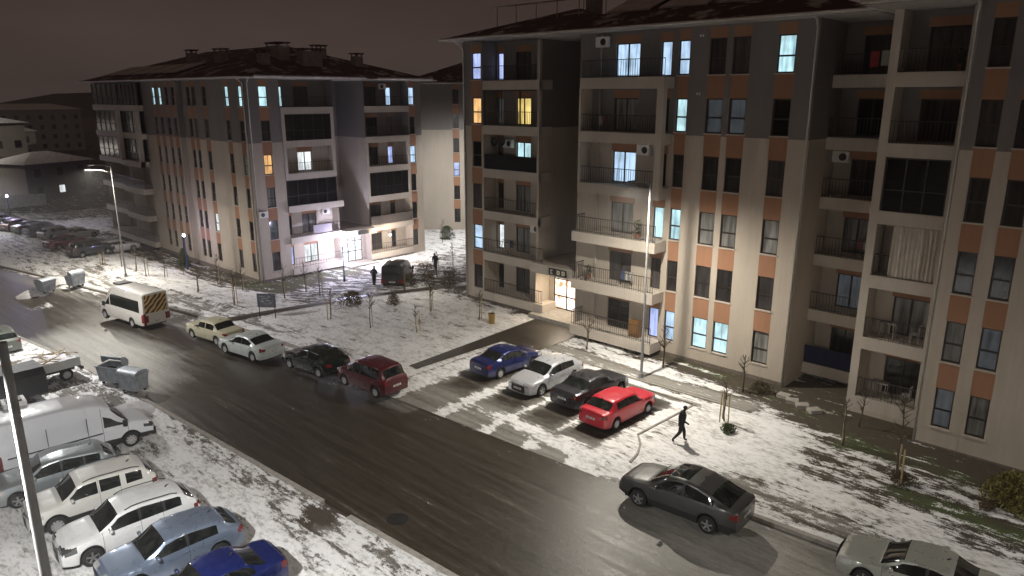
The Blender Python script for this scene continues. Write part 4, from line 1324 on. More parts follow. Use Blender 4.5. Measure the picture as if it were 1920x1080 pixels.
def paint(name, col, metal=0.0, rough=0.32, dirt=0.15):
    m, nt, b = newmat(name)
    setp(b, col, rough, metal, 0.5, 0.6)
    n = nnoise(nt, 2.2, 6, 0.65)
    n2 = nnoise(nt, 3.5, 3)
    r = ramp(nt, n.outputs[0], [(0.35, col), (0.75, tuple(c * (1 - dirt) + 0.16 * dirt for c in col))])
    # road grime towards the sills
    t = nt.nodes.new('ShaderNodeTexCoord'); s_ = nt.nodes.new('ShaderNodeSeparateXYZ'); nt.links.new(t.outputs['Object'], s_.inputs[0])
    g = nt.nodes.new('ShaderNodeMapRange'); nt.links.new(s_.outputs['Z'], g.inputs['Value'])
    g.inputs['From Min'].default_value = 0.62; g.inputs['From Max'].default_value = 0.25
    g.inputs['To Min'].default_value = 0.0; g.inputs['To Max'].default_value = 0.55
    mu = nt.nodes.new('ShaderNodeMath'); mu.operation = 'MULTIPLY'; nt.links.new(g.outputs[0], mu.inputs[0]); nt.links.new(n.outputs[0], mu.inputs[1])
    mx = nt.nodes.new('ShaderNodeMix'); mx.data_type = 'RGBA'
    nt.links.new(mu.outputs[0], mx.inputs['Factor']); nt.links.new(r.outputs[0], mx.inputs[6]); mx.inputs[7].default_value = (0.12, 0.11, 0.10, 1)
    nt.links.new(mx.outputs[2], b.inputs['Base Color'])
    r2 = ramp(nt, n2.outputs[0], [(0.3, rough - 0.06), (0.7, rough + 0.12)]); nt.links.new(r2.outputs[0], b.inputs['Roughness'])
    return m


M['carglass'], nt_, b_ = newmat('car_glass'); setp(b_, (0.010, 0.012, 0.011), 0.05, 0, 0.7)
n_ = nnoise(nt_, 3.0, 3); r_ = ramp(nt_, n_.outputs[0], [(0.4, (0.006, 0.007, 0.007)), (0.75, (0.03, 0.036, 0.032))]); nt_.links.new(r_.outputs[0], b_.inputs['Base Color'])
M['lens'] = simple('headlight_lens', (0.50, 0.50, 0.50), 0.12, 0.3, coat=1.0)
M['lensdark'] = simple('dark_headlight', (0.06, 0.065, 0.065), 0.1, 0.2, coat=1.0)
M['red'] = simple('tail_light_red', (0.16, 0.008, 0.010), 0.2, 0, coat=0.6)

# profiles: (fraction of length from the nose, height / roof height)
PROF = {
    'hatch': dict(top=[(0, .46), (.012, .52), (.05, .575), (.12, .615), (.235, .665), (.27, .69), (.42, .955), (.50, .99), (.60, 1.0), (.78, .975), (.86, .92), (.965, .70), (1, .62)],
                  belt=[(0, .50), (.12, .575), (.27, .615), (.6, .655), (.9, .69), (1, .69)], ws=(.275, .425), rw=(.875, .962), win=[(.34, .565), (.585, .80)], rail=.88),
    'coupe_suv': dict(top=[(0, .44), (.012, .52), (.05, .585), (.12, .62), (.24, .665), (.27, .685), (.42, .95), (.50, .99), (.57, 1.0), (.68, .975), (.80, .90), (.94, .74), (.985, .715), (1, .67)],
                      belt=[(0, .50), (.12, .575), (.27, .615), (.6, .645), (.9, .69), (1, .68)], ws=(.275, .425), rw=(.79, .935), win=[(.345, .56), (.58, .82)], rail=.88),
    'sedan': dict(top=[(0, .44), (.012, .52), (.05, .575), (.12, .61), (.25, .655), (.28, .68), (.42, .955), (.50, .99), (.60, 1.0), (.70, .965), (.86, .735), (.90, .725), (.975, .72), (1, .64)],
                  belt=[(0, .50), (.12, .57), (.28, .62), (.6, .655), (.9, .69), (1, .66)], ws=(.285, .425), rw=(.715, .845), win=[(.35, .56), (.58, .755)], rail=.88),
    'old_sedan': dict(top=[(0, .50), (.008, .60), (.03, .625), (.12, .64), (.27, .665), (.285, .68), (.385, .965), (.42, .985), (.55, 1.0), (.70, .985), (.725, .965), (.815, .70), (.83, .69), (.985, .665), (1, .60)],
                      belt=[(0, .56), (.12, .61), (.28, .645), (.6, .655), (.9, .66), (1, .62)], ws=(.29, .385), rw=(.73, .81), win=[(.335, .53), (.55, .735)], rail=.90),
    'liftback': dict(top=[(0, .50), (.01, .585), (.04, .62), (.14, .64), (.25, .665), (.28, .68), (.40, .965), (.45, .985), (.58, 1.0), (.76, .985), (.80, .955), (.90, .72), (.92, .70), (.985, .69), (1, .62)],
                     belt=[(0, .54), (.12, .60), (.28, .64), (.6, .66), (.9, .67), (1, .64)], ws=(.285, .395), rw=(.805, .895), win=[(.335, .54), (.56, .76)], rail=.90),
    'suv': dict(top=[(0, .48), (.01, .56), (.04, .61), (.12, .64), (.225, .665), (.25, .69), (.37, .955), (.42, .985), (.55, 1.0), (.86, .975), (.91, .93), (.985, .70), (1, .62)],
                belt=[(0, .54), (.12, .60), (.25, .635), (.6, .655), (.9, .68), (1, .68)], ws=(.255, .37), rw=(.915, .98), win=[(.31, .52), (.54, .70), (.745, .875)], rail=.90),
    'wagon': dict(top=[(0, .46), (.012, .53), (.05, .575), (.12, .61), (.23, .655), (.26, .68), (.40, .955), (.47, .985), (.58, 1.0), (.84, .97), (.89, .93), (.975, .70), (1, .62)],
                  belt=[(0, .50), (.12, .57), (.26, .615), (.6, .65), (.9, .68), (1, .68)], ws=(.265, .405), rw=(.895, .97), win=[(.325, .54), (.56, .72), (.74, .86)], rail=.90),
    'mpv': dict(top=[(0, .42), (.012, .50), (.05, .55), (.12, .58), (.19, .61), (.22, .635), (.36, .94), (.43, .985), (.56, 1.0), (.86, .985), (.92, .95), (.985, .66), (1, .58)],
                belt=[(0, .46), (.12, .54), (.22, .57), (.6, .585), (.9, .60), (1, .60)], ws=(.225, .36), rw=(.925, .98), win=[(.285, .51), (.53, .72), (.74, .875)], rail=.90),
    'van': dict(top=[(0, .30), (.010, .37), (.04, .42), (.10, .455), (.145, .48), (.165, .50), (.285, .86), (.34, .93), (.44, .975), (.56, 1.0), (.985, 1.0), (1, .985)],
                belt=[(0, .36), (.10, .43), (.165, .455), (.34, .46), (1, .46)], ws=(.17, .275), rw=None, win=[(.19, .335)], rail=.62),
    'minibus': dict(top=[(0, .28), (.010, .35), (.04, .40), (.09, .435), (.12, .455), (.14, .48), (.225, .80), (.27, .90), (.33, .985), (.40, 1.0), (.985, 1.0), (1, .985)],
                    belt=[(0, .34), (.10, .40), (.14, .43), (.3, .44), (1, .44)], ws=(.145, .22), rw=None, win=[(.165, .28), (.30, .92)], rail=.66),
}


def interp(pts, u):
    for (a, za), (b, zb) in zip(pts[:-1], pts[1:]):
        if u <= b: return za + (zb - za) * (u - a) / (b - a + 1e-9)
    return pts[-1][1]


def make_car(name, kind, L, Wd, H, mat, loc, head_deg, label, cat, group, wheel_r=0.31, wb=None, fo=None, lamp_mat='lens', rim='rim', rails=False,
             trim=None, roof_mat_=None, detail=True, plate=True, rearglass_cap=None, back=None):
    P = PROF[kind]
    root = empty(name, (loc[0], loc[1], zt(*loc) + (loc[2] if len(loc) > 2 else 0.0)), R(head_deg), label, cat, group)
    wb = wb or L * 0.60
    fo = fo or L * 0.195
    xf = L / 2 - fo; xr = xf - wb          # axle positions, nose points to +x
    r = wheel_r; Ra = r + 0.055
    big = kind in ('van', 'minibus')
    # stations
    us = set([0, 1])
    n = int(L / 0.075)
    for i in range(n + 1): us.add(i / n)
    for u in (0.004, .01, .02, .035): us.add(u); us.add(1 - u)
    for a, _ in P['top']: us.add(a)
    for w_ in P['win']: us.update(w_)
    us.update(P['ws'])
    if P['rw']: us.update(P['rw'])
    seams = []
    if detail:
        sm = [P['win'][0][0] - 0.045 if not big else P['win'][0][0] - .01, P['win'][0][1] + 0.01]
        if len(P['win']) > 1 and not big: sm.append(min(P['win'][1][1] - 0.005, (L / 2 - xr) / L - 0.02))
        for s in sm:
            seams.append((s - 0.0013, s + 0.0013)); us.update(seams[-1])
    us = sorted(us)
    clean = [us[0]]
    for u in us[1:]:
        if u - clean[-1] > 0.0009: clean.append(u)
    us = clean
    rw_ = 0.80 if not big else 0.90
    w0 = Wd / 2
    beltmax = max(b for _, b in P['belt']) * H
    rows = []
    for u in us:
        x = L / 2 - u * L
        zt_ = interp(P['top'], u) * H
        bl = min(interp(P['belt'], u) * H, zt_ - 0.05)
        kk_ = min(1.0, max(0.0, (zt_ - bl - 0.06) / (H * (1 - interp(P['belt'], u)) - 0.06)))
        ef = u * L; er = (1 - u) * L
        w = w0
        if ef < 0.75: w *= 1 - (0.17 if not big else 0.09) * (1 - ef / 0.75) ** 2
        if er < 0.55: w *= 1 - (0.10 if not big else 0.015) * (1 - er / 0.55) ** 2
        sill = 0.20 if not big else 0.32
        if kind in ('suv', 'coupe_suv'): sill = 0.29
        zb = sill
        if ef < 0.25: zb += 0.05 * (1 - ef / 0.25)
        if er < 0.25: zb += 0.10 * (1 - er / 0.25)
        for xa in (xf, xr):
            dx = abs(x - xa)
            if dx < Ra: zb = max(zb, r + math.sqrt(Ra * Ra - dx * dx))
        yr = w * (0.86 + (rw_ - 0.86) * kk_) if not big else w * (0.93 + (rw_ - 0.93) * kk_)
        zr = bl + 0.02 + (zt_ - 0.065 * (1 if not big else 1.6) - bl - 0.02) * kk_ + 0.015 * (1 - kk_)
        zmid = 0.42 * bl + 0.1
        pts = [(w * .90, zb - 0.0), (w * .975, zb + 0.035), (w * 0.998, max(zmid, zb + 0.06)), (w, max(bl * .76, zb + .10)), (w * .985, max(bl - .10, zb + .12) if bl - .10 > zb + .12 else bl - 0.02),
               (w * .955, bl)]
        rl = P['rail']
        for t in (0.05, 0.5, rl, 1.0):
            pts.append((w * .955 + (yr - w * .955) * t ** 1.15, bl + (zr - bl) * t))
        cr = zt_ - zr
        pts += [(yr * .93, zr + cr * .45), (yr * .80, zr + cr * .72), (yr * .45, zr + cr * .94), (0, zt_)]
        rows.append((u, x, pts))
    NJ = len(rows[0][2])
    groups = {}

    def add(gname, quad, mi=0):
        groups.setdefault(gname, MB()).quad(*quad, mi)
    zl0, zl1 = (.42, .545) if not big else (.27, .36)
    for (u0, x0, p0), (u1, x1, p1) in zip(rows[:-1], rows[1:]):
        um = (u0 + u1) / 2
        seam = any(abs(um - (a + b) / 2) < 1e-4 for a, b in seams)
        for j in range(NJ - 1):
            zc = (p0[j][1] + p1[j][1] + p0[j + 1][1] + p1[j + 1][1]) / 4
            yc = (p0[j][0] + p1[j][0]) / 2
            for sgn, side in ((1, 'l'), (-1, 'r')):
                q = [(x0, sgn * p0[j][0], p0[j][1]), (x1, sgn * p1[j][0], p1[j][1]), (x1, sgn * p1[j + 1][0], p1[j + 1][1]), (x0, sgn * p0[j + 1][0], p0[j + 1][1])]
                if sgn > 0: q.reverse()
                g = 'body'; mi = 0
                if 6 <= j <= 7:
                    for wi, (a, b) in enumerate(P['win']):
                        if a <= um <= b: g = 'side_window|%s%d' % (side, wi)
                if j >= 9 and P['ws'][0] <= um <= P['ws'][1] and j >= 10: g = 'windscreen'
                if P['rw'] and P['rw'][0] <= um <= P['rw'][1] and j >= 10: g = 'rear_window'
                if um * L < 0.42 and zl0 * H < zc < zl1 * H and yc > w0 * .45 and j < 12: g = 'headlight|' + side
                if (1 - um) * L < 0.20 and (.53 if not big else .25) * H < zc < (.64 if not big else .45) * H and yc > w0 * .66 and j < 9: g = 'tail_light|' + side
                if g == 'body' and seam and 1 <= j <= 8: mi = 1
                if g == 'body' and trim and j <= 1: mi = 2
                if g == 'body' and 6 <= j <= 7 and not big and P['win'][0][0] < um < P['win'][-1][1] and kind not in ('suv', 'old_sedan'): mi = 2
                if kind == 'coupe_suv' and .43 < um < .585 and j >= 11: g = 'glass_roof'
                if g == 'body' and roof_mat_ and j >= 9 and um > P['ws'][1]: mi = 3
                add(g, q, mi)
    # end caps
    for end, (u, x, p), sg in (('f', rows[0], 1), ('r', rows[-1], -1)):
        MC = 16
        ww = p[3][0]

        def cp(j, c):
            f = -1 + 2 * c / MC
            y = p[j][0] * f
            bulge = (0.07 if end == 'f' else 0.04) * (1 - (f * p[j][0] / ww) ** 2)
            return (x + sg * bulge, y, p[j][1])
        for j in range(NJ - 1):
            for c in range(MC):
                q = [cp(j, c), cp(j, c + 1), cp(j + 1, c + 1), cp(j + 1, c)]
                if sg < 0: q.reverse()
                zc = (q[0][2] + q[2][2]) / 2; yc = abs(q[0][1] + q[1][1]) / 2
                g = 'body'; mi = 0
                zz = zc / H
                if end == 'f':
                    if yc > w0 * .50 and zl0 < zz < zl1 + .03: g = 'headlight|' + ('l' if q[0][1] + q[1][1] > 0 else 'r')
                    elif yc < w0 * .55 and (.20 if not big else .14) < zz < .45: g = 'grille'
                else:
                    if yc > w0 * .64 and (.52 if not big else .25) < zz < (.64 if not big else .42): g = 'tail_light|' + ('l' if q[0][1] + q[1][1] > 0 else 'r')
                    elif zz < .26 and trim: mi = 2
                    elif big and rearglass_cap and rearglass_cap[0] < zz < rearglass_cap[1] and yc < w0 * .78: g = 'rear_window'
                add(g, q, mi)
    body_m = [mat, M['seam'], M['blackplastic'], roof_mat_ or mat]
    mm = {'windscreen': M['carglass'], 'glass_roof': M['carglass'], 'side_window': M['carglass'], 'rear_window': back or M['carglass'], 'headlight': M[lamp_mat], 'tail_light': M['red'], 'grille': M['blackplastic']}
    for g, b in groups.items():
        nm = g.split('|')[0]
        b.build(nm, body_m if nm == 'body' else mm[nm], root, smooth=38 if nm != 'headlight' else True)
    # underside
    ub = MB(); ub.box(-L / 2 + .25, L / 2 - .25, -w0 * .80, w0 * .80, 0.17 if not big else .26, 0.62); ub.build('underbody', M['blackplastic'], root)
    # wheels
    for xa in (xf, xr):
        for sgn in (-1, 1):
            tw = 0.20
            t = MB()
            yc = sgn * (w0 - tw / 2 - 0.005)
            t.lathe([(r * .62, -tw / 2), (r * .90, -tw / 2), (r * .985, -tw / 2 + .03), (r, 0), (r * .985, tw / 2 - .03), (r * .90, tw / 2), (r * .62, tw / 2)], 24, 'y')
            wo_ = t.build('wheel', M['tyre'], root, loc=(xa, yc, r), smooth=True)
            rm = MB(); yo = sgn * (tw / 2 - 0.015)
            rr = r * .66
            # dished rim: outer ring plus spokes and hub
            rm.lathe([(rr, yo + sgn * .012), (rr * .93, yo + sgn * .016), (rr * .88, yo - sgn * .03)], 24, 'y')
            ns = 5 if rim == 'rim' else 9
            hw = 0.16 if rim == 'rim' else 0.20
            for k in range(ns):
                a = 2 * PI * k / ns + 0.3
                ca, sa = math.cos(a), math.sin(a)
                i0, i1 = rr * .15, rr * .93
                for (ra, wa, rb_, wb_) in ((i0, hw * rr, i1, hw * rr * .9),):
                    q = [(ra * ca - wa * sa, yo, ra * sa + wa * ca), (ra * ca + wa * sa, yo, ra * sa - wa * ca), (rb_ * ca + wb_ * sa, yo + sgn * .008, rb_ * sa - wb_ * ca), (rb_ * ca - wb_ * sa, yo + sgn * .008, rb_ * sa + wb_ * ca)]
                    if sgn > 0: q.reverse()
                    rm.quad(*q)
            n_s = 14
            rm.poly([(rr * .24 * math.cos(2 * PI * i / n_s), yo + sgn * .014, rr * .24 * math.sin(2 * PI * i / n_s)) for i in range(n_s)])
            rm.build('rim', M[rim], wo_)
            dk_ = MB()
            dk_.poly([(rr * .97 * math.cos(2 * PI * i / 20), yo - sgn * .035, rr * .97 * math.sin(2 * PI * i / 20)) for i in range(20)])
            dk_.build('brake_disc', M['blackplastic'], wo_)
            # arch liner
            al = MB(); nn_s = 14
            for i in range(nn_s):
                a0 = PI * i / nn_s; a1 = PI * (i + 1) / nn_s
                al.quad((xa + Ra * math.cos(a0), sgn * w0 * .985, r + Ra * math.sin(a0)), (xa + Ra * math.cos(a1), sgn * w0 * .985, r + Ra * math.sin(a1)),
                        (xa + Ra * math.cos(a1), sgn * w0 * .62, r + Ra * math.sin(a1)), (xa + Ra * math.cos(a0), sgn * w0 * .62, r + Ra * math.sin(a0)))
            al.build('wheel_arch', M['blackplastic'], root)
    # mirrors
    um = P['win'][0][0] + 0.01
    xm = L / 2 - um * L; zb = interp(P['belt'], um) * H
    for sgn in (-1, 1):
        b = MB()
        s = 1.6 if big else 1.0
        b.lathe([(0.0, -0.10 * s), (0.055 * s, -.09 * s), (0.07 * s, 0), (0.055 * s, .09 * s), (0, .10 * s)], 10, 'y' if not big else 'z', (0, 0, 0))
        o = b.build('mirror', mat if not big else M['blackplastic'], root, loc=(xm, sgn * (w0 + .07), zb + .09), smooth=True)
        a_ = MB(); a_.box(-0.03, 0.03, -sgn * .14, -sgn * .05, -.07, -.03); a_.build('bracket', M['blackplastic'], o)
    if detail:
        hx = [P['win'][0][1] - 0.02] + ([P['win'][1][1] - .03] if len(P['win']) > 1 and not big else [])
        for u in hx:
            zb = interp(P['belt'], u) * H - 0.13
            for sgn in (-1, 1):
                b = MB(); x = L / 2 - u * L; b.box(x - .09, x + .09, sgn * (w0 - .012), sgn * (w0 + .018), zb - .015, zb + .015)
                b.build('door_handle', mat, root)
        # wipers
        b = MB()
        x0 = L / 2 - (P['ws'][0] + .004) * L; z0 = interp(P['top'], P['ws'][0] + .004) * H
        x1 = L / 2 - (P['ws'][0] + .03) * L; z1 = interp(P['top'], P['ws'][0] + .03) * H + .01
        for y in (-.05, .45):
            b.tube([(x0, y * Wd * .8, z0 + .02), (x1, y * Wd * .8 - .38 * Wd * .8, z1 - .005)], 0.010, 5)
        b.build('wiper', M['blackplastic'], root)
        # aerial stub
        if not big:
            b = MB(); ua = .80 if kind not in ('sedan', 'old_sedan', 'coupe_suv') else .66
            xa_ = L / 2 - ua * L; za_ = interp(P['top'], ua) * H
            b.tube([(xa_, 0, za_ - .01), (xa_ - .06, 0, za_ + .05), (xa_ - .12, 0, za_ + .055)], [.03, .018, .005], 6); b.build('aerial', M['blackplastic'], root, smooth=True)
    if plate:
        for end, (u, x, p), sg in (('f', rows[0], 1), ('r', rows[-1], -1)):
            zp = (.34 if end == 'f' else (.40 if kind in ('hatch', 'mpv') else .47)) * H if not big else .60 if end == 'f' else .62
            bl = 0.075 if end == 'f' else 0.046
            b = MB()
            for y0, y1, mi, dx in ((-.26, .26, 0, 0.0),):
                xx = x + sg * (bl + .012)
                q = [(xx, y0, zp - .055), (xx, y1, zp - .055), (xx, y1, zp + .055), (xx, y0, zp + .055)]
                if sg < 0: q.reverse()
                b.quad(*q, 0)
            q = [(xx + sg * .003, y, z) for y, z in ((-.19, zp - .025), (.21, zp - .025), (.21, zp + .025), (-.19, zp + .025))]
            for i in range(7):
                ya = -.18 + i * .055
                q = [(xx + sg * .003, ya, zp - .028), (xx + sg * .003, ya + .036, zp - .028), (xx + sg * .003, ya + .036, zp + .028), (xx + sg * .003, ya, zp + .028)]
                if i in (2,): continue
                if sg < 0: q.reverse()
                b.quad(*q, 1)
            b.build('number_plate', [M['plate'], M['platedark']], root)
    if rails:
        for sgn in (-1, 1):
            b = MB(); pts = []
            ua, ub_ = P['ws'][1] + .05, (P['rw'][0] if P['rw'] else .95) - .05
            for i in range(9):
                u = ua + (ub_ - ua) * i / 8
                zt_ = interp(P['top'], u) * H
                pts.append((L / 2 - u * L, sgn * w0 * rw_ * .93, zt_ - .02 + (.045 if 0 < i < 8 else -.01)))
            b.tube(pts, .018, 6); b.build('roof_rail', M[rails], root, smooth=True)
    return root


PNT = {}


def pc(key, *a, **k):
    if key not in PNT: PNT[key] = paint(key, *a, **k)
    return PNT[key]


ROW_R = 'cars in the bays beside the near apartment block'
ROW_S = 'cars parked in line along the far kerb'
ROW_L = 'vehicles parked side by side on the near snow'

# bays to the right of the road
make_car('parked_car', 'liftback', 4.25, 1.66, 1.42, pc('red_paint', (0.50, 0.010, 0.028), 0.0, 0.34, 0.01), (27.65, 18.80), -2,
         'bright red boxy saloon, rear to the road, in the bay nearest the walking person', 'car', ROW_R, 0.29, 2.55, 0.78, rim='steelrim', lamp_mat='lens')
make_car('parked_car', 'sedan', 4.6, 1.80, 1.45, pc('graphite_paint', (0.055, 0.055, 0.065), 0.6, 0.3, 0.1), (28.65, 21.25), -1,
         'dark grey saloon between the red car and the silver hatchback', 'car', ROW_R, 0.32)
make_car('parked_car', 'hatch', 4.4, 1.82, 1.48, pc('silver_paint', (0.52, 0.53, 0.56), 0.35, 0.3, 0.05), (28.35, 24.05), 179,
         'silver hatchback with its nose to the road, between a dark grey and a blue car', 'car', ROW_R, 0.32)
make_car('parked_car', 'sedan', 4.35, 1.72, 1.43, pc('blue_paint', (0.008, 0.015, 0.10), 0.3, 0.3, 0.05), (28.6, 27.25), -3,
         'deep blue saloon at the entrance end of the bays, rear to the road', 'car', ROW_R, 0.30, rim='steelrim')
# on the road
make_car('parked_car', 'coupe_suv', 4.78, 1.90, 1.70, pc('dark_grey_paint', (0.075, 0.075, 0.073), 0.55, 0.36, 0.1), (22.50, 12.15), 93.5,
         'large dark grey coupe style car standing alone on the frosty road with a long shadow', 'car', None, 0.355, 2.82, 0.93, trim=True, rim='rim', lamp_mat='lensdark')
make_car('parked_car', 'sedan', 4.55, 1.80, 1.45, pc('pale_silver_paint', (0.42, 0.44, 0.40), 0.45, 0.3, 0.1), (23.45, 4.35), 96,
         'silver saloon cut off by the bottom edge at the lower right corner', 'car', None, 0.31)
# the line along the far kerb
make_car('parked_car', 'mpv', 4.1, 1.74, 1.70, pc('maroon_paint', (0.085, 0.008, 0.014), 0.2, 0.3, 0.06), (21.65, 30.75), 93,
         'maroon high roofed car, last of the line, tailgate to the camera', 'car', ROW_S, 0.31, 2.6, 0.78, rim='steelrim')
make_car('parked_car', 'hatch', 4.15, 1.75, 1.46, pc('black_paint', (0.012, 0.020, 0.016), 0.3, 0.22, 0.04), (21.05, 35.3), 98,
         'black hatchback between the maroon car and the white saloon', 'car', ROW_S, 0.30, rim='steelrim')
make_car('parked_car', 'sedan', 4.4, 1.74, 1.43, pc('white_silver_paint', (0.52, 0.56, 0.55), 0.2, 0.3, 0.06), (19.75, 40.45), 99,
         'white four door saloon between the black hatchback and the beige old car', 'car', ROW_S, 0.30, rim='steelrim')
make_car('parked_car', 'old_sedan', 4.35, 1.64, 1.40, pc('beige_paint', (0.42, 0.39, 0.27), 0.0, 0.4, 0.1), (19.75, 45.2), 99,
         'beige square cut old saloon parked behind the white minibus', 'car', ROW_S, 0.28, rim='steelrim')

# minibus
def sponsor_film():
    m, nt, b = newmat('patterned_rear_film')
    setp(b, (0.05, 0.03, 0.01), 0.4)
    n = nnoise(nt, 5, 2, 0.4)
    w = nt.nodes.new('ShaderNodeTexWave'); w.inputs['Scale'].default_value = 1.6; w.inputs['Distortion'].default_value = 4.0; w.bands_direction = 'DIAGONAL'
    w.inputs['Detail'].default_value = 1.0
    t = nt.nodes.new('ShaderNodeTexCoord'); nt.links.new(t.outputs['Object'], w.inputs['Vector'])
    r = ramp(nt, w.outputs[0], [(0.45, (0.03, 0.018, 0.008)), (0.6, (0.62, 0.40, 0.14))])
    nt.links.new(r.outputs[0], b.inputs['Base Color'])
    return m


mb_ = make_car('minibus', 'minibus', 6.3, 1.98, 2.66, pc('minibus_white', (0.60, 0.57, 0.52), 0.0, 0.4, 0.12), (18.10, 54.55), 98,
               'white minibus with dark side glass and a gold and black patterned rear window', 'minibus', ROW_S, 0.34, 3.75, 0.95, rim='steelrim',
               rearglass_cap=(0.50, 0.93), back=sponsor_film())
hat = MB(); hat.box(0.6, 1.5, -0.45, 0.45, 2.62, 2.74); hat.build('roof_hatch', M['blackplastic'], mb_)
hat = MB(); hat.box(-3.22, -3.14, 0.80, 0.95, 0.4, 1.25); hat.build('tail_light', M['red'], mb_)

# near side row
van_ = make_car('delivery_van', 'van', 6.0, 2.02, 2.52, pc('van_white', (0.70, 0.72, 0.76), 0.0, 0.35, 0.05), (8.2, 34.05), -4,
         'long white high roofed panel van facing the road at the left edge', 'van', ROW_L, 0.35, 3.75, 1.02, rim='steelrim', lamp_mat='lensdark', trim=True)
for s_ in (-1, 1):
    b = MB(); b.box(-2.6, .9, s_ * 1.0, s_ * 1.03, .98, 1.03); b.build('slide_rail', M['blackplastic'], van_)
    for x0_ in (-1.15, .35):
        b = MB(); b.box(x0_ - .007, x0_ + .007, s_ * 0.95, s_ * 1.022, .55, 1.85); b.build('panel_gap', M['seam'], van_)
    b = MB(); b.box(-1.9, 1.3, s_ * .99, s_ * 1.025, .42, .60); b.build('side_trim', M['blackplastic'], van_)
b = MB(); b.box(2.86, 3.06, -.93, .93, .30, .62); b.build('bumper', M['blackplastic'], van_)
va = empty('roof_vent', (6.45, 35.25, 2.50), R(-4), 'square white vent box on the front roof of the panel van', 'roof vent')
b = MB(); b.box(-.42, .42, -.42, .42, 0.02, .22); b.build('housing', M['white'], va)
b = MB(); b.box(-.28, .28, -.28, .28, .223, .27); b.build('lid', M['blackplastic'], va)
make_car('parked_car', 'wagon', 4.35, 1.74, 1.56, pc('silver_wagon', (0.36, 0.40, 0.42), 0.5, 0.32, 0.06), (6.65, 31.35), 171,
         'silver estate car between the white panel van and the first white off-roader', 'car', ROW_L, 0.31, 2.6, .83)
make_car('parked_car', 'suv', 4.3, 1.80, 1.66, pc('cream_white', (0.66, 0.66, 0.62), 0.0, 0.34, 0.05), (7.1, 28.45), 174,
         'cream white off-roader with roof bars, next to the silver estate car', 'car', ROW_L, 0.34, 2.67, .82, rim='steelrim', rails='blackplastic', trim=True)
make_car('parked_car', 'wagon', 4.45, 1.82, 1.60, pc('pure_white', (0.70, 0.71, 0.71), 0.0, 0.3, 0.04), (7.35, 25.55), 175,
         'glossy white crossover with black roof bars and dark headlights, nearest to the blue grey hatchback', 'car', ROW_L, 0.335, 2.65, .86, lamp_mat='lensdark', rails='blackplastic')
make_car('parked_car', 'hatch', 4.35, 1.80, 1.49, pc('blue_grey_paint', (0.20, 0.25, 0.34), 0.5, 0.3, 0.05), (7.75, 22.95), 176,
         'blue grey hatchback between the white crossover and the dark blue saloon', 'car', ROW_L, 0.32, 2.62, .86)
make_car('parked_car', 'sedan', 4.4, 1.75, 1.45, pc('navy_paint', (0.006, 0.015, 0.115), 0.35, 0.28, 0.04), (7.75, 20.05), 177,
         'dark blue saloon at the bottom edge, bright blue roof and rounded boot', 'car', ROW_L, 0.31)
make_car('parked_car', 'hatch', 4.2, 1.75, 1.46, pc('pure_white', (0.7, 0.7, 0.7)), (7.9, 17.2), 177,
         'white car of which only the rear corner shows beyond the dark blue saloon', 'car', ROW_L, 0.31)

# far rows (small in the picture, still with all their parts)
far_cols = {'far_black': (0.02, 0.02, 0.022), 'far_white': (0.6, 0.6, 0.6), 'far_maroon': (0.11, 0.02, 0.03), 'far_silver': (0.35, 0.36, 0.38), 'far_blue': (0.08, 0.10, 0.17)}
FARC = [
    ((24.66, 84.36), 'suv', 'far_black', 8, 'black off-roader nearest to the slim lamp post in the distant car park'),
    ((28.12, 86.87), 'hatch', 'far_white', 8, 'white hatchback behind the black off-roader in the distant car park'),
    ((24.12, 90.52), 'sedan', 'far_maroon', 12, 'dark maroon saloon in the front rank of the distant car park'),
    ((27.67, 98.12), 'sedan', 'far_white', 14, 'white saloon with a dark roof, second rank of the distant car park'),
    ((25.50, 98.04), 'hatch', 'far_silver', 14, 'silver hatchback left of the white saloon in the distant car park'),
    ((24.80, 101.25), 'mpv', 'far_blue', 16, 'bluish people carrier behind the rising steam in the distant car park'),
    ((24.42, 104.62), 'sedan', 'far_black', 18, 'black saloon just left of the rising steam'),
    ((23.93, 107.25), 'hatch', 'far_maroon', 18, 'dark red hatchback with a bright reflection left of the rising steam'),
    ((23.21, 109.12), 'sedan', 'far_black', 20, 'black saloon, second from the left edge in the distant car park'),
    ((22.79, 111.85), 'suv', 'far_black', 20, 'black off-roader cut off by the left edge in the distant car park'),
]
for (p, kd, cl_, a, lb) in FARC:
    make_car('parked_car', kd, 4.3, 1.75, 1.62 if kd in ('suv', 'mpv') else 1.45, pc(cl_, far_cols[cl_], 0.2, 0.35), p, a, lb, 'car', 'cars in the distant car park', 0.31, detail=False)
make_car('parked_van', 'van', 4.9, 1.95, 2.05, pc('black_van', (0.012, 0.012, 0.014), 0.2, 0.3), (38.6, 50.0), 40,
         'black van seen from behind in front of the brightly lit entrance', 'van', None, 0.33, 3.1, .9, rim='steelrim')
make_car('parked_car', 'hatch', 4.2, 1.75, 1.5, pc('olive_paint', (0.10, 0.11, 0.09), .2, .35), (9.75, 54.6), 92,
         'green grey car cut off by the left edge beyond the pickup lorry', 'car', None, 0.31)

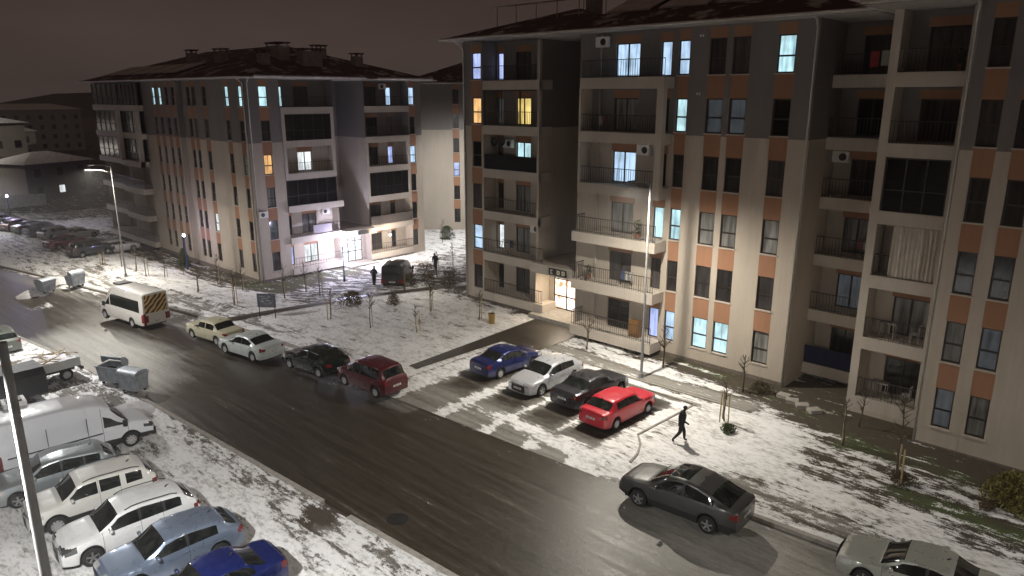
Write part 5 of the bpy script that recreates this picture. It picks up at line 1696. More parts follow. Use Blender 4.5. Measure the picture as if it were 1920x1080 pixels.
# ---- pickup lorry with a dark tarpaulin and a snowy load bed
pk = empty('pickup_truck', (9.6, 44.6, 0), R(4), 'pickup lorry with a dark covered cab side and a snow filled open load bed', 'lorry', ROW_L)
pw = pc('pickup_white', (0.5, 0.5, 0.48), 0.0, 0.4, 0.2)
b = MB()
b.box(-2.6, 1.75, -0.98, 0.98, 0.72, 0.80)
b.box(-2.6, 1.75, -1.0, -0.95, 0.80, 1.22); b.box(-2.6, 1.75, 0.95, 1.0, 0.80, 1.22); b.box(1.70, 1.75, -0.949, 0.949, 0.80, 1.22); b.box(-2.6, -2.55, -0.949, 0.949, .80, 1.22)
b.build('load_bed', pw, pk)
b = MB()
nx_, ny_ = 16, 8
for i in range(nx_):
    for j in range(ny_):
        def hh(i, j):
            return 1.15 + 0.10 * noise.noise(Vector((i * .5, j * .6, 2.0))) + 0.18 * noise.noise(Vector((i * 1.3, j * 1.1, 5.0)))
        xa, xb = -2.54 + 4.23 * i / nx_, -2.54 + 4.23 * (i + 1) / nx_
        ya, yb = -.94 + 1.88 * j / ny_, -.94 + 1.88 * (j + 1) / ny_
        b.quad((xa, ya, hh(i, j)), (xb, ya, hh(i + 1, j)), (xb, yb, hh(i + 1, j + 1)), (xa, yb, hh(i, j + 1)))
b.build('snow_load', M['roofsnow'], pk, smooth=True)
b = MB(); rq = random.Random(3)
for i in range(26):
    x, y = rq.uniform(-2.2, 1.5), rq.uniform(-.8, .8); a = rq.uniform(0, PI); l = rq.uniform(.3, .8)
    b.tube([(x - math.cos(a) * l, y - math.sin(a) * l * .5, 1.22), (x + math.cos(a) * l, y + math.sin(a) * l * .5, rq.uniform(1.25, 1.6))], [.035, .015], 5)
b.build('branches', M['wood'], pk)
b = MB(); b.box(-2.5, 1.6, -.45, .45, .42, .70); b.box(1.76, 1.86, -.9, .9, .45, .62); b.build('chassis', M['blackplastic'], pk)
for x in (-1.7, 1.0):
    for s in (-1, 1):
        t = MB(); t.lathe([(.2, -.11), (.31, -.11), (.34, -.06), (.34, .06), (.31, .11), (.2, .11)], 22, 'y'); w_ = t.build('wheel', M['tyre'], pk, loc=(x, s * .84, .34), smooth=True)
        t = MB(); t.poly([(.21 * math.cos(2 * PI * i / 18), s * .09, .21 * math.sin(2 * PI * i / 18)) for i in range(18)]); t.build('rim', M['steelrim'], w_)
b = MB()
for s in (-.82, .82): b.box(1.862, 1.89, s - .12, s + .12, .50, .60)
b.build('tail_light', M['red'], pk)
tp = empty('covered_trailer', (7.0, 42.2, 0), R(2), 'black tarpaulin covered box standing beside the white panel van at the left edge', 'trailer')
tarp = simple('black_tarpaulin', (0.014, 0.014, 0.018), 0.6, bump=0.3)
b = MB()
prof = [(-1.0, .65), (-1.0, 1.55), (-.72, 1.86), (.72, 1.86), (1.0, 1.55), (1.0, .65)]
for (y0, z0), (y1, z1) in zip(prof[:-1], prof[1:]): b.quad((-2.6, y0, z0), (2.1, y0, z0), (2.1, y1, z1), (-2.6, y1, z1))
b.poly([(2.1, y, z) for y, z in prof]); b.poly([(-2.6, y, z) for y, z in prof][::-1])
b.build('cover', tarp, tp, fix=True)
b = MB(); b.box(-2.6, 2.1, -.9, .9, .5, .64); b.build('chassis', M['blackplastic'], tp)
for x in (-.6, .4):
    for s in (-1, 1):
        t = MB(); t.lathe([(.18, -.1), (.28, -.1), (.31, -.05), (.31, .05), (.28, .1), (.18, .1)], 20, 'y'); w_ = t.build('wheel', M['tyre'], tp, loc=(x, s * .84, .31), smooth=True)
        t = MB(); t.poly([(.19 * math.cos(2 * PI * i / 18), s * .085, .19 * math.sin(2 * PI * i / 18)) for i in range(18)]); t.build('rim', M['steelrim'], w_)

# ---------------------------------------------------------------- street furniture, trees, people
M['lampled'], nt_, b_ = newmat('lit_led_panel'); setp(b_, (1, 1, 1), 0.4)
b_.inputs['Emission Color'].default_value = (1, 0.96, 0.88, 1); b_.inputs['Emission Strength'].default_value = 5
M['globe'], nt_, b_ = newmat('lit_globe'); setp(b_, (1, 1, 1), 0.4)
b_.inputs['Emission Color'].default_value = (0.85, 0.9, 1, 1); b_.inputs['Emission Strength'].default_value = 12
M['bluepole'] = simple('blue_painted_pole', (0.03, 0.05, 0.25), 0.4)


def street_lamp(x, y, h, arms, label, lit=True, r0=0.085, group='tall street lamps'):
    z = zt(x, y)
    o = empty('street_lamp', (x, y, z), 0, label, 'street lamp', group)
    b = MB(); b.tube([(0, 0, 0), (0, 0, h)], [r0, r0 * .55], 12); b.build('pole', M['pole'], o, smooth=40)
    b = MB(); b.tube([(0, 0, 0), (0, 0, .30), (0, 0, .32)], [r0 * 1.7, r0 * 1.7, r0], 12); b.box(-.2, .2, -.2, .2, -.05, .03); b.build('base', M['pole'], o)
    for (dx, dy, up) in arms:
        l = math.hypot(dx, dy)
        b = MB(); b.tube([(0, 0, h - .15 - (0 if up > .05 else .5)), (dx * .5, dy * .5, h + up * .6 - (0 if up > .05 else .45)), (dx, dy, h + up - (0 if up > .05 else .45))], .035, 8)
        a = b.build('arm', M['pole'], o, smooth=True)
        zz = h + up - (0 if up > .05 else .45)
        ux, uy = dx / l, dy / l
        hd = MB()
        pr = [(-.15, .07, .0), (.05, .14, .0), (.45, .14, .0), (.55, .09, .0)]
        for (s0, w0_, _), (s1, w1_, _) in zip(pr[:-1], pr[1:]):
            def q(s, w, zz_): return (dx + ux * s - uy * w, dy + uy * s + ux * w, zz + zz_)
            hd.quad(q(s0, -w0_, .05), q(s1, -w1_, .05), q(s1, w1_, .05), q(s0, w0_, .05))
            hd.quad(q(s0, -w0_, -.03), q(s0, w0_, -.03), q(s1, w1_, -.03), q(s1, -w1_, -.03))
            hd.quad(q(s0, -w0_, -.03), q(s1, -w1_, -.03), q(s1, -w1_, .05), q(s0, -w0_, .05))
            hd.quad(q(s0, w0_, -.03), q(s0, w0_, .05), q(s1, w1_, .05), q(s1, w1_, -.03))
        ho = hd.build('lamp_head', M['pole'], o)
        if lit:
            e_ = MB(); e_.quad(q(.02, -.10, -.036), q(.42, -.10, -.036), q(.42, .10, -.036), q(.02, .10, -.036)); e_.build('led_panel', M['lampled'], ho)
    return o


street_lamp(32.75, 20.85, 10.95, [(-1.35, 0.05, .1)], 'tall grey street lamp in front of the near apartment block, arm over the bays')
street_lamp(23.48, 71.45, 10.3, [(-1.3, .2, .1), (-1.2, 1.4, .0)], 'tall street lamp with two arms at the corner of the distant car park', r0=.075)
street_lamp(2.52, 13.78, 11.4, [(-1.0, .8, .1)], 'grey street lamp pole rising close by at the left edge', r0=.125)
street_lamp(17.2, 118.5, 9.0, [(-.9, .0, .1)], 'thin distant street lamp with a bluish tip at the far left', r0=.07)


def globe_lamp(x, y, h, label, power, col=(0.62, 0.60, 1.0)):
    z = zt(x, y)
    o = empty('park_lamp', (x, y, z), 0, label, 'park lamp', 'low blue park lamps')
    b = MB(); b.tube([(0, 0, 0), (0, 0, .4), (0, 0, .42), (0, 0, h)], [.09, .09, .05, .04], 10); b.build('pole', M['bluepole'], o)
    b = MB(); n = 8
    b.lathe([(0.01, h), (.09, h + .03), (.15, h + .13), (.15, h + .2), (.10, h + .3), (.01, h + .34)], 12); b.build('globe', M['globe'], o, smooth=True)
    lamp('POINT', 'park_light_source', (x, y, z + h + .55), power, col, .12)
    return o


globe_lamp(23.9, 112.0, 3.6, 'blue park lamp with a white glare beyond the distant car park', 900)
globe_lamp(*(30.46, 74.50), 3.4, 'blue park lamp glowing against the long side of the striped block', 130, (0.40, 0.36, 1.0))
globe_lamp(*(37.54, 56.80), 3.4, 'blue park lamp beside the bright entrance of the farther block', 700, (0.72, 0.72, 1.0))
# strong lights under the entrance canopy of the second block
lamp('POINT', 'entrance_flood', (41.4, 61.6, zt(41, 61) + 2.9), 2600, (0.76, 0.74, 1.0), .15)
lamp('POINT', 'entrance_flood', (46.6, 61.4, zt(46, 61) + 2.9), 1500, (1.0, 0.88, 0.74), .15)
for x_, lb_ in ((41.4, 'small bulkhead lamp glaring white left of the far entrance'), (46.6, 'small bulkhead lamp with a warm glow right of the far entrance')):
    o = empty('wall_lamp', (x_, 61.5, zt(x_, 61) + 2.95), 0, lb_, 'wall lamp')
    b = MB(); b.lathe([(.02, .1), (.14, .08), (.16, .02)], 12); b.build('housing', M['white'], o)
    b = MB(); b.lathe([(.13, .015), (.09, -.06), (.01, -.09)], 12); b.build('globe', M['globe'], o)
    b = MB(); b.tube([(0, 0, .1), (0, 0.4, .25), (0, 1.95, .3)], .02, 6); b.build('bracket', M['pole'], o)


def sapling(x, y, h, seed, label, stakes=2, sh=1.3, group='young bare trees with stakes', thick=1.25, branches=15):
    rr = random.Random(seed)
    z = zt(x, y)
    o = empty('bare_tree', (x, y, z), 0, label, 'tree', group)
    b = MB()
    pts = [(0, 0, -.05)]
    px_, py_ = 0, 0
    for i in range(1, 7):
        px_ += rr.uniform(-.05, .05); py_ += rr.uniform(-.05, .05)
        pts.append((px_, py_, h * i / 6))
    b.tube(pts, [(.035 - .027 * i / 6) * thick for i in range(7)], 6)
    b.build('trunk', M['bark'], o, smooth=True)
    br = MB()
    for i in range(branches):
        t = rr.uniform(.40, .95)
        k = min(5, int(t * 6)); f = t * 6 - k
        p = [pts[k][j] + (pts[k + 1][j] - pts[k][j]) * f for j in range(3)]
        a = rr.uniform(0, 2 * PI); l = (1 - t * .75) * h * rr.uniform(.25, .42)
        up = rr.uniform(.7, 1.3)
        q1 = (p[0] + math.cos(a) * l * .4, p[1] + math.sin(a) * l * .4, p[2] + l * .4 * up)
        q2 = (q1[0] + math.cos(a + .3) * l * .35, q1[1] + math.sin(a + .3) * l * .35, q1[2] + l * .5 * up)
        br.tube([p, q1, q2], [.013 * thick, .009 * thick, .003], 4)
        for _ in range(3):
            a2 = a + rr.uniform(-1.2, 1.2); l2 = l * rr.uniform(.25, .45)
            s_ = q1 if _ < 2 else p
            br.tube([s_, (s_[0] + math.cos(a2) * l2, s_[1] + math.sin(a2) * l2, s_[2] + l2 * 1.0)], [.008 * thick, .003], 4)
    br.build('branches', M['bark'], o)
    for i in range(stakes):
        a = 2 * PI * i / max(1, stakes) + rr.uniform(0, 1)
        s_ = MB(); s_.tube([(math.cos(a) * .28, math.sin(a) * .28, -.05), (math.cos(a) * .24, math.sin(a) * .24, sh)], .032, 6)
        s_.build('stake', M['wood'], o)
    return o


TR = [
    ((27.82, 39.30), 2.6, 'young bare tree with a tall stake in the middle of the snowy garden', 1, 2.1),
    ((33.28, 39.40), 2.4, 'young bare tree with a tall stake in the garden towards the near block', 2, 1.8),
    ((29.45, 36.36), 1.9, 'short staked sapling with thin twigs in the garden front', 2, 1.1),
    ((27.25, 43.24), 2.3, 'young bare tree with a stout stake near the dark path', 2, 1.5),
    ((24.90, 52.93), 3.0, 'tall thin tree with two stakes beside the sign board', 2, 2.2),
    ((32.10, 9.66), 2.2, 'slim staked tree at the foot of the balcony tower', 1, 1.9),
    ((30.22, 6.87), 4.0, 'taller bare tree tied between two pale stakes on the right lawn', 2, 1.6),
    ((34.76, 15.76), 2.1, 'stubby pruned tree in front of the lit ground floor windows', 0, 1.0),
    ((30.75, 14.76), 2.3, 'staked sapling beside the walking person', 3, 1.5),
    ((34.90, 20.77), 2.6, 'bare tree close to the wall behind the street lamp', 1, 2.0),
    ((34.43, 25.96), 2.4, 'staked tree between the bays and the lit entrance', 1, 2.1),
    ((34.12, 35.23), 2.2, 'thin staked tree next to the yellow waste bin', 1, 1.6),
    ((57.87, 65.94), 2.8, 'small bushy tree in front of the plain rear wall', 0, 1.0),
    ((41.36, 47.96), 2.4, 'bare tree in the brushy strip left of the near block', 1, 1.4),
    ((39.23, 41.58), 2.2, 'thin bare tree at the left corner of the near block', 1, 1.4),
    ((25.25, 60.24), 2.3, 'bare tree with one stake left of the twin staked tree', 1, 1.5),
    ((26.14, 69.32), 3.2, 'bare branching tree behind the white minibus', 1, 1.5),
    ((24.89, 70.41), 3.0, 'greenish bare tree just right of the two armed lamp', 1, 1.7),
    ((24.79, 76.28), 3.0, 'bare tree in front of the distant car park', 1, 1.5),
    ((23.70, 78.28), 1.6, 'short stout staked tree at the edge of the distant car park', 2, 1.3),
    ((28.69, 71.20), 2.6, 'leafier small tree beside the glowing blue lamp', 0, 1.0),
    ((29.55, 53.59), 3.0, 'bare tree before the corner balconies of the farther block', 1, 1.6),
    ((32.70, 55.53), 2.8, 'bare tree in front of the bright ground floor of the farther block', 1, 1.6),
    ((29.66, 66.10), 2.8, 'bare tree on the green verge under the second window column of the striped side', 1, 1.5),
    ((29.49, 60.81), 2.6, 'bare tree on the verge in front of the striped block corner', 1, 1.5),
    ((25.11, 73.47), 2.8, 'bare tree between the two armed lamp and the greenish tree', 1, 1.5),
    ((32.35, 52.73), 2.6, 'bare tree left of the blue lamp by the bright entrance', 1, 1.5),
    ((46.60, 51.61), 2.4, 'bare tree in the snow strip between the farther block and the hedge', 1, 1.4),
    ((34.60, 9.80), 2.0, 'low twiggy tree in the dark corner by the balcony tower', 0, 1.0),
    ((35.99, 45.90), 2.6, 'thin bare tree just right of the black van', 1, 1.4),
]
for i, (p, h, lb, stk, sh) in enumerate(TR):
    sapling(p[0], p[1], h, 100 + i, lb, stk, sh, thick=1.25 + (0.4 if i in (6, 7, 9) else 0))


def shrub(x, y, rx, rz, n, seed, label, col='leaf_green', sz=.10, group='low shrubs'):
    rr = random.Random(seed); z = zt(x, y)
    o = empty('shrub', (x, y, z), 0, label, 'shrub', group)
    st = MB()
    for i in range(4):
        a = rr.uniform(0, 2 * PI); st.tube([(0, 0, 0), (math.cos(a) * rx * .3, math.sin(a) * rx * .3, rz * .4), (math.cos(a) * rx * .7, math.sin(a) * rx * .7, rz * .8)], [.02, .012, .004], 4)
    st.build('stem', M['bark'], o)
    b = MB()
    for i in range(int(n * 2.6)):
        a = rr.uniform(0, 2 * PI); u = rr.random() ** .45; v = rr.uniform(0, 1)
        zz = v * rz; rad = rx * u * math.sqrt(max(.05, 1 - (v * .95) ** 2)) * (1 + .25 * math.sin(a * 3 + seed))
        c = Vector((math.cos(a) * rad, math.sin(a) * rad, zz + .02))
        d1 = Vector((rr.uniform(-1, 1), rr.uniform(-1, 1), rr.uniform(-.3, 1))).normalized() * sz * rr.uniform(.6, 1.3)
        d2 = d1.cross(Vector((rr.uniform(-1, 1), rr.uniform(-1, 1), rr.uniform(-1, 1)))).normalized() * sz * .4
        b.quad(c - d2, c + d1 * .5 - d2 * .3, c + d1 + d2 * .2, c + d2)
    b.build('foliage', M[col], o)
    return o


M['leaf_green'] = simple('leaf_green', (0.045, 0.065, 0.020), 0.7, var=.5, scale=6)
M['leaf_dry'] = simple('leaf_dry', (0.09, 0.065, 0.035), 0.8, var=.4, scale=6)
M['leaf_yellow'] = simple('leaf_yellow', (0.16, 0.14, 0.03), 0.7, var=.5, scale=4)
shrub(*(31.54, 2.85), 1.1, 1.3, 1500, 3, 'dense yellow green bush at the right edge of the view', 'leaf_yellow', .13)
shrub(*(29.81, 14.08), .35, .35, 160, 4, 'small green tuft on the snow beside the walking person')
shrub(*(30.37, 6.72), .55, .4, 260, 5, 'tangle of dry weeds round the tree tied between two stakes', 'leaf_dry')
shrub(*(35.38, 15.10), .7, .5, 300, 6, 'dark low shrub under the right hand ground floor windows', 'leaf_dry')
shrub(*(30.51, 45.34), .9, 1.0, 420, 7, 'round brown bush on the far side of the garden', 'leaf_dry', .12)
shrub(*(32.48, 42.78), .5, .8, 260, 8, 'reddish brown bush below the black van', 'leaf_dry')
shrub(*(59.96, 67.49), .9, 1.6, 500, 9, 'evergreen bush against the plain rear wall', 'leaf_green', .14)
shrub(*(30.84, 76.14), .5, 1.9, 420, 10, 'narrow dark evergreen beside the glowing blue lamp', 'leaf_green', .14)
shrub(*(30.45, 3.73), .3, .2, 90, 12, 'tiny tuft on the snow left of the yellow green bush', 'leaf_dry')
rr_ = random.Random(5)
for i in range(16):
    x = 40 + rr_.uniform(-2, 9); y = 46.5 + rr_.uniform(-2.5, 2.5) - (x - 40) * .1
    shrub(x, y, rr_.uniform(.5, .9), rr_.uniform(.7, 1.4), 160, 40 + i, 'brown leafless bush in the dark hedge strip left of the near block', 'leaf_dry', .11, group='brown bushes of the hedge strip')


def dumpster(x, y, rot, label, open_lid=False):
    o = empty('waste_container', (x, y, zt(x, y) - (.0)), R(rot), label, 'waste container', 'galvanised waste containers')
    b = MB()
    w, d, h = .66, .46, 1.05
    # ribbed tapering tub
    for s in range(4):
        pass
    n = 6
    def ring(z, k):
        return [(-w * k, -d * k, z), (w * k, -d * k, z), (w * k, d * k, z), (-w * k, d * k, z)]
    R0, R1, R2 = ring(.16, .84), ring(h, 1.0), ring(h, .93)
    for i in range(4):
        j = (i + 1) % 4
        b.quad(R0[i], R0[j], R1[j], R1[i]); b.quad(R1[i], R1[j], R2[j], R2[i])
    b.poly(R0[::-1])
    for i in range(5):
        xx = -w * .8 + i * w * .4
        b.box(xx - .02, xx + .02, -d * .98, -d * .80, .25, h - .1); b.box(xx - .02, xx + .02, d * .80, d * .98, .25, h - .1)
    b.box(-w - .03, w + .03, -d - .03, -d + .0, h - .05, h + .02); b.box(-w - .03, w + .03, d, d + .03, h - .05, h + .02)
    b.build('tub', M['bin'], o)
    i_ = MB(); i_.poly([(-w * .93, -d * .93, h - .3), (w * .93, -d * .93, h - .3), (w * .93, d * .93, h - .3), (-w * .93, d * .93, h - .3)]); i_.build('waste', M['bindark'], o)
    l = MB(); seg = 8
    for k in range(seg):
        if open_lid: a0, a1 = PI * .48 + PI * .5 * k / seg, PI * .48 + PI * .5 * (k + 1) / seg
        else: a0, a1 = PI * k / seg, PI * (k + 1) / seg
        rr2 = d * 1.02
        zz = .42 if not open_lid else .9
        p = lambda a: (-math.cos(a) * rr2 * -1 if not open_lid else math.cos(a) * rr2 * 1.1 - .02, h + .03 + math.sin(a) * rr2 * zz)
        (y0, z0), (y1, z1) = p(a0), p(a1)
        l.quad((-w, y0, z0), (w, y0, z0), (w, y1, z1), (-w, y1, z1))
    if not open_lid:
        for s in (-1, 1): l.poly([(s * w, math.cos(PI * k / seg) * d * 1.02, h + .03 + math.sin(PI * k / seg) * d * 1.02 * .42) for k in range(seg + 1)])
    else:
        for s in (-1, 1): l.poly([(s * w, math.cos(PI * .48 + PI * .5 * k / seg) * d * 1.12 - .02, h + .03 + math.sin(PI * .48 + PI * .5 * k / seg) * d * .9) for k in range(seg + 1)] + [(s * w, -.02, h + .03)])
    l.build('lid', M['bin'], o, smooth=40)
    for sx_ in (-1, 1):
        for sy_ in (-1, 1):
            c = MB(); c.lathe([(.01, -.03), (.08, -.03), (.08, .03), (.01, .03)], 12, 'y'); c.build('castor', M['tyre'], o, loc=(sx_ * w * .65, sy_ * d * .6, .08))
    return o


dumpster(12.35, 41.7, 118, 'galvanised waste container with its lid thrown open, left of a pair on the near side', True)
dumpster(12.65, 39.6, 112, 'galvanised waste container with a closed domed lid, right of a pair on the near side')
dumpster(*(19.12, 70.90), 20, 'round topped waste container with its lid up across the road beyond the minibus', True)
dumpster(*(16.72, 70.53), 25, 'low waste container lying nearest the road edge beyond the minibus')


def heap(x, y, rx, ry, h, seed, label):
    b = MB(); n = 16
    def P(i, j):
        u, v = -1 + 2 * i / n, -1 + 2 * j / n
        rr = math.sqrt(u * u + v * v)
        z = (1 - rr ** 1.6) * h * (1 + .6 * noise.noise(Vector((u * 3, v * 3, seed)))) - .04 if rr < 1 else -.04 - (rr - 1) * 1.2
        return (u * rx, v * ry, z)
    for i in range(n):
        for j in range(n): b.quad(P(i, j), P(i + 1, j), P(i + 1, j + 1), P(i, j + 1))
    o = b.build('snow_heap', M['roofsnow'], None, loc=(x, y, zt(x, y)), smooth=True)
    tag(o, label, 'snow heap')


heap(11.5, 36.9, 1.15, 1.3, .42, 1, 'clean pile of snow between the waste container and the panel van nose')
heap(*(15.64, 70.68), 1.2, .9, .4, 2, 'small pile of snow beside the low waste container across the road')
heap(*(18.41, 73.62), 1.3, .8, .4, 3, 'pile of snow between the two waste containers across the road')

# sign board
s0_, s1_ = (24.10, 47.42), (24.81, 46.52)
o = empty('sign_board', ((s0_[0] + s1_[0]) / 2, (s0_[1] + s1_[1]) / 2, zt(*s0_)), math.atan2(s1_[1] - s0_[1], s1_[0] - s0_[0]), 'dark notice board with faded pale marks on two posts beside the dark path', 'sign board')
hw = math.hypot(s1_[0] - s0_[0], s1_[1] - s0_[1]) / 2
for s in (-1, 1):
    b = MB(); b.tube([(s * hw, 0, 0), (s * hw, 0, 1.75)], .035, 8); b.build('post', M['rail'], o)
b = MB(); b.box(-hw - .1, hw + .1, -.03, .03, .85, 1.85); pn = b.build('panel', simple('board_blue_grey', (0.07, 0.075, 0.09), .5, var=.5, scale=5), o)
b = MB()
for (x, z, w, h) in ((-.28, 1.65, .36, .05), (-.1, 1.5, .5, .05), (.12, 1.35, .3, .09), (-.3, 1.3, .2, .16), (.22, 1.62, .18, .10), (.0, 1.1, .5, .04), (.3, 1.2, .12, .12)):
    b.box(x - w / 2, x + w / 2, -.036, -.032, z - h / 2, z + h / 2)
b.build('faded_print', simple('faded_print', (0.22, 0.24, 0.24), .6), pn)

# yellow waste bin
p_ = (34.12, 33.96)
o = empty('litter_bin', (p_[0], p_[1], 0), 0, 'yellow brown litter bin with a snow covered flat cap near the garden corner', 'litter bin')
b = MB(); b.lathe([(.01, .05), (.20, .05), (.24, .75), (.21, .75)], 14); b.build('body', simple('bin_ochre', (0.24, 0.15, 0.03), .6), o)
b = MB()
for a in range(3): b.tube([(math.cos(a * 2.1) * .2, math.sin(a * 2.1) * .2, .7), (math.cos(a * 2.1) * .22, math.sin(a * 2.1) * .22, .98)], .015, 5)
b.build('bracket', M['rail'], o)
b = MB(); b.lathe([(.01, .99), (.34, .99), (.34, 1.03), (.01, 1.09)], 14); b.build('cap', M['roofsnow'], o)
p_ = (35.18, 23.76)
# orange crate on the ground floor balcony wall
o = empty('storage_cabinet', (36.35, 23.75, SLAB), 0, 'orange brown cabinet on the lowest balcony beside the blue lit door', 'cabinet')
b = MB(); b.box(-.2, .2, -.35, .35, 0.01, 1.05); b.build('carcass', simple('cabinet_orange', (0.16, 0.08, 0.02), .6), o)
b = MB(); b.box(-.225, -.203, -.33, -.01, .05, 1.0); b.box(-.225, -.203, .01, .33, .05, 1.0); b.build('door', simple('cabinet_door', (0.20, 0.10, 0.03), .6), o)

# manholes
for (q, lb) in (((14.77, 19.79), 'dark round manhole cover in the middle of the near road'), ((24.78, 22.19), 'faint manhole cover near the parked row')):
    b = MB(); b.lathe([(.01, .012), (.30, .012), (.31, .006), (.33, .012), (.40, .012), (.40, -.02)], 26)
    o = b.build('manhole_cover', simple('cast_iron', (0.014, 0.013, 0.012), .7, .3, bump=.4), None, loc=(q[0], q[1], zt(*q) - .13))
    tag(o, lb, 'manhole cover')

# low steps / stone edging at the building foot
for i, (x, y) in enumerate(((35.6, 13.9), (35.2, 13.3), (35.0, 12.7), (34.8, 12.0))):
    b = MB(); b.box(-.25, .25, -.3, .3, 0, .16 + .02 * (i % 2)); o = b.build('kerb_stone', M['concrete'], None, loc=(x, y, 0)); o.rotation_euler = (0, 0, .3 * i)
    tag(o, ['rough stone block, nearest to the wall corner in the dark strip', 'rough stone block, second from the wall corner in the dark strip', 'rough stone block, third from the wall corner in the dark strip', 'rough stone block, farthest from the wall corner in the dark strip'][i], 'stone', 'stones at the foot of the wall')


# ---------------------------------------------------------------- people
def person(x, y, heading, label, scale=1.0, stride=1.0):
    z = zt(x, y)
    root = empty('person', (x, y, z), R(heading), label, 'person')
    J = {}
    # x forward, y left
    verts = [((0, 0, .95), .165), ((0.02, 0, 1.12), .165), ((0.05, 0, 1.32), .175), ((0.07, 0, 1.44), .110), ((0.10, 0, 1.53), .055), ((0.135, 0, 1.63), .088), ((0.145, 0, 1.70), .080),
             # left leg forward
             ((0.00, .095, .90), .125), ((0.17 * stride, .10, .50), .085), ((0.20 * stride, .10, .09), .048), ((0.32 * stride, .11, .045), .042),
             # right leg back
             ((0.00, -.095, .90), .125), ((-0.06 * stride, -.10, .50), .086), ((-0.38 * stride, -.10, .14), .048), ((-0.30 * stride, -.10, .045), .040),
             # arms
             ((0.055, .20, 1.40), .080), ((-0.04, .26, 1.13), .066), ((0.10, .21, .95), .042), ((.13, .19, .90), .038),
             ((0.055, -.20, 1.40), .080), ((0.06, -.26, 1.13), .066), ((0.24, -.19, 1.00), .042), ((.28, -.16, .98), .038)]
    edges = [(0, 1), (1, 2), (2, 3), (3, 4), (4, 5), (5, 6), (0, 7), (7, 8), (8, 9), (9, 10), (0, 11), (11, 12), (12, 13), (13, 14), (3, 15), (15, 16), (16, 17), (17, 18), (3, 19), (19, 20), (20, 21), (21, 22)]
    # fingers
    for base, sgn in ((18, 1), (22, -1)):
        bp_ = Vector(verts[base][0])
        for fi in range(4):
            off = Vector((.018 - .012 * fi, sgn * (-.004), -.05))
            a = bp_ + Vector((.024 - .016 * fi, 0, -.035)); c = a + Vector((.004, -sgn * .008, -.045 + .004 * abs(fi - 1)))
            verts.append((tuple(a), .010)); verts.append((tuple(c), .008))
            edges.append((base, len(verts) - 2)); edges.append((len(verts) - 2, len(verts) - 1))
        a = bp_ + Vector((.035, -sgn * .012, -.012)); c = a + Vector((.012, -sgn * .006, -.035))
        verts.append((tuple(a), .010)); verts.append((tuple(c), .009)); edges.append((base, len(verts) - 2)); edges.append((len(verts) - 2, len(verts) - 1))
    me = bpy.data.meshes.new('body')
    me.from_pydata([v[0] for v in verts], edges, [])
    o = bpy.data.objects.new('body', me); link(o, root)
    me.materials.append(M['coat'])
    md = o.modifiers.new('skin', 'SKIN'); md.use_smooth_shade = True
    sv = me.skin_vertices[0].data
    for i, (p, r) in enumerate(verts): sv[i].radius = (r, r * (1.15 if i in (1, 2) else 1))
    sv[0].use_root = True
    sb = o.modifiers.new('sub', 'SUBSURF'); sb.levels = 1; sb.render_levels = 2
    # face, hair
    def ball(name, c, rx, ry, rz, mat, lo=-1.0):
        b = MB(); n = 10
        pr = []
        for i in range(n + 1):
            t = -PI / 2 + PI * i / n
            if math.sin(t) < lo: continue
            pr.append((math.cos(t), math.sin(t)))
        b.lathe(pr, 16)
        q = b.build(name, mat, root, smooth=True); q.location = c; q.scale = (rx, ry, rz)
        return q
    fc = ball('face', (.175, 0, 1.645), .070, .070, .095, M['skin'])
    nb = MB(); nb.poly([(.068, -.014, -.02), (.068, .014, -.02), (.066, 0, .035)]); nb.poly([(.068, -.014, -.02), (.095, 0, -.018), (.068, .014, -.02)]); nb.poly([(.068, -.014, -.02), (.066, 0, .035), (.095, 0, -.018)]); nb.poly([(.095, 0, -.018), (.066, 0, .035), (.068, .014, -.02)])
    n_o = nb.build('nose', M['skin'], root); n_o.location = (.175, 0, 1.645)
    ball('hair', (.135, 0, 1.685), .100, .092, .095, M['hair'], -.35)
    # open hem of the jacket
    jb = MB(); jb.lathe([(.165, .80), (.170, .88), (.150, 1.0)], 16); j = jb.build('jacket_hem', M['coat'], root, smooth=True); j.scale = (.85, 1.12, 1)
    root.scale = (scale,) * 3
    return root


M['coat'] = simple('black_coat', (0.010, 0.010, 0.012), .8)
M['skin'] = simple('skin', (0.30, 0.18, 0.13), .5)
M['hair'] = simple('dark_hair', (0.012, 0.010, 0.009), .7)
person(27.4, 15.2, -50, 'person in black walking with bowed head across the snow beside the red car', 1.0)
q_ = (36.58, 50.79); person(q_[0], q_[1], 30, 'dark clad person standing near the black van by the bright entrance', 1.0, .3)
q_ = (44.17, 51.42); person(q_[0], q_[1], 200, 'dark clad person standing in the snow behind the hedge strip', 1.0, .3)

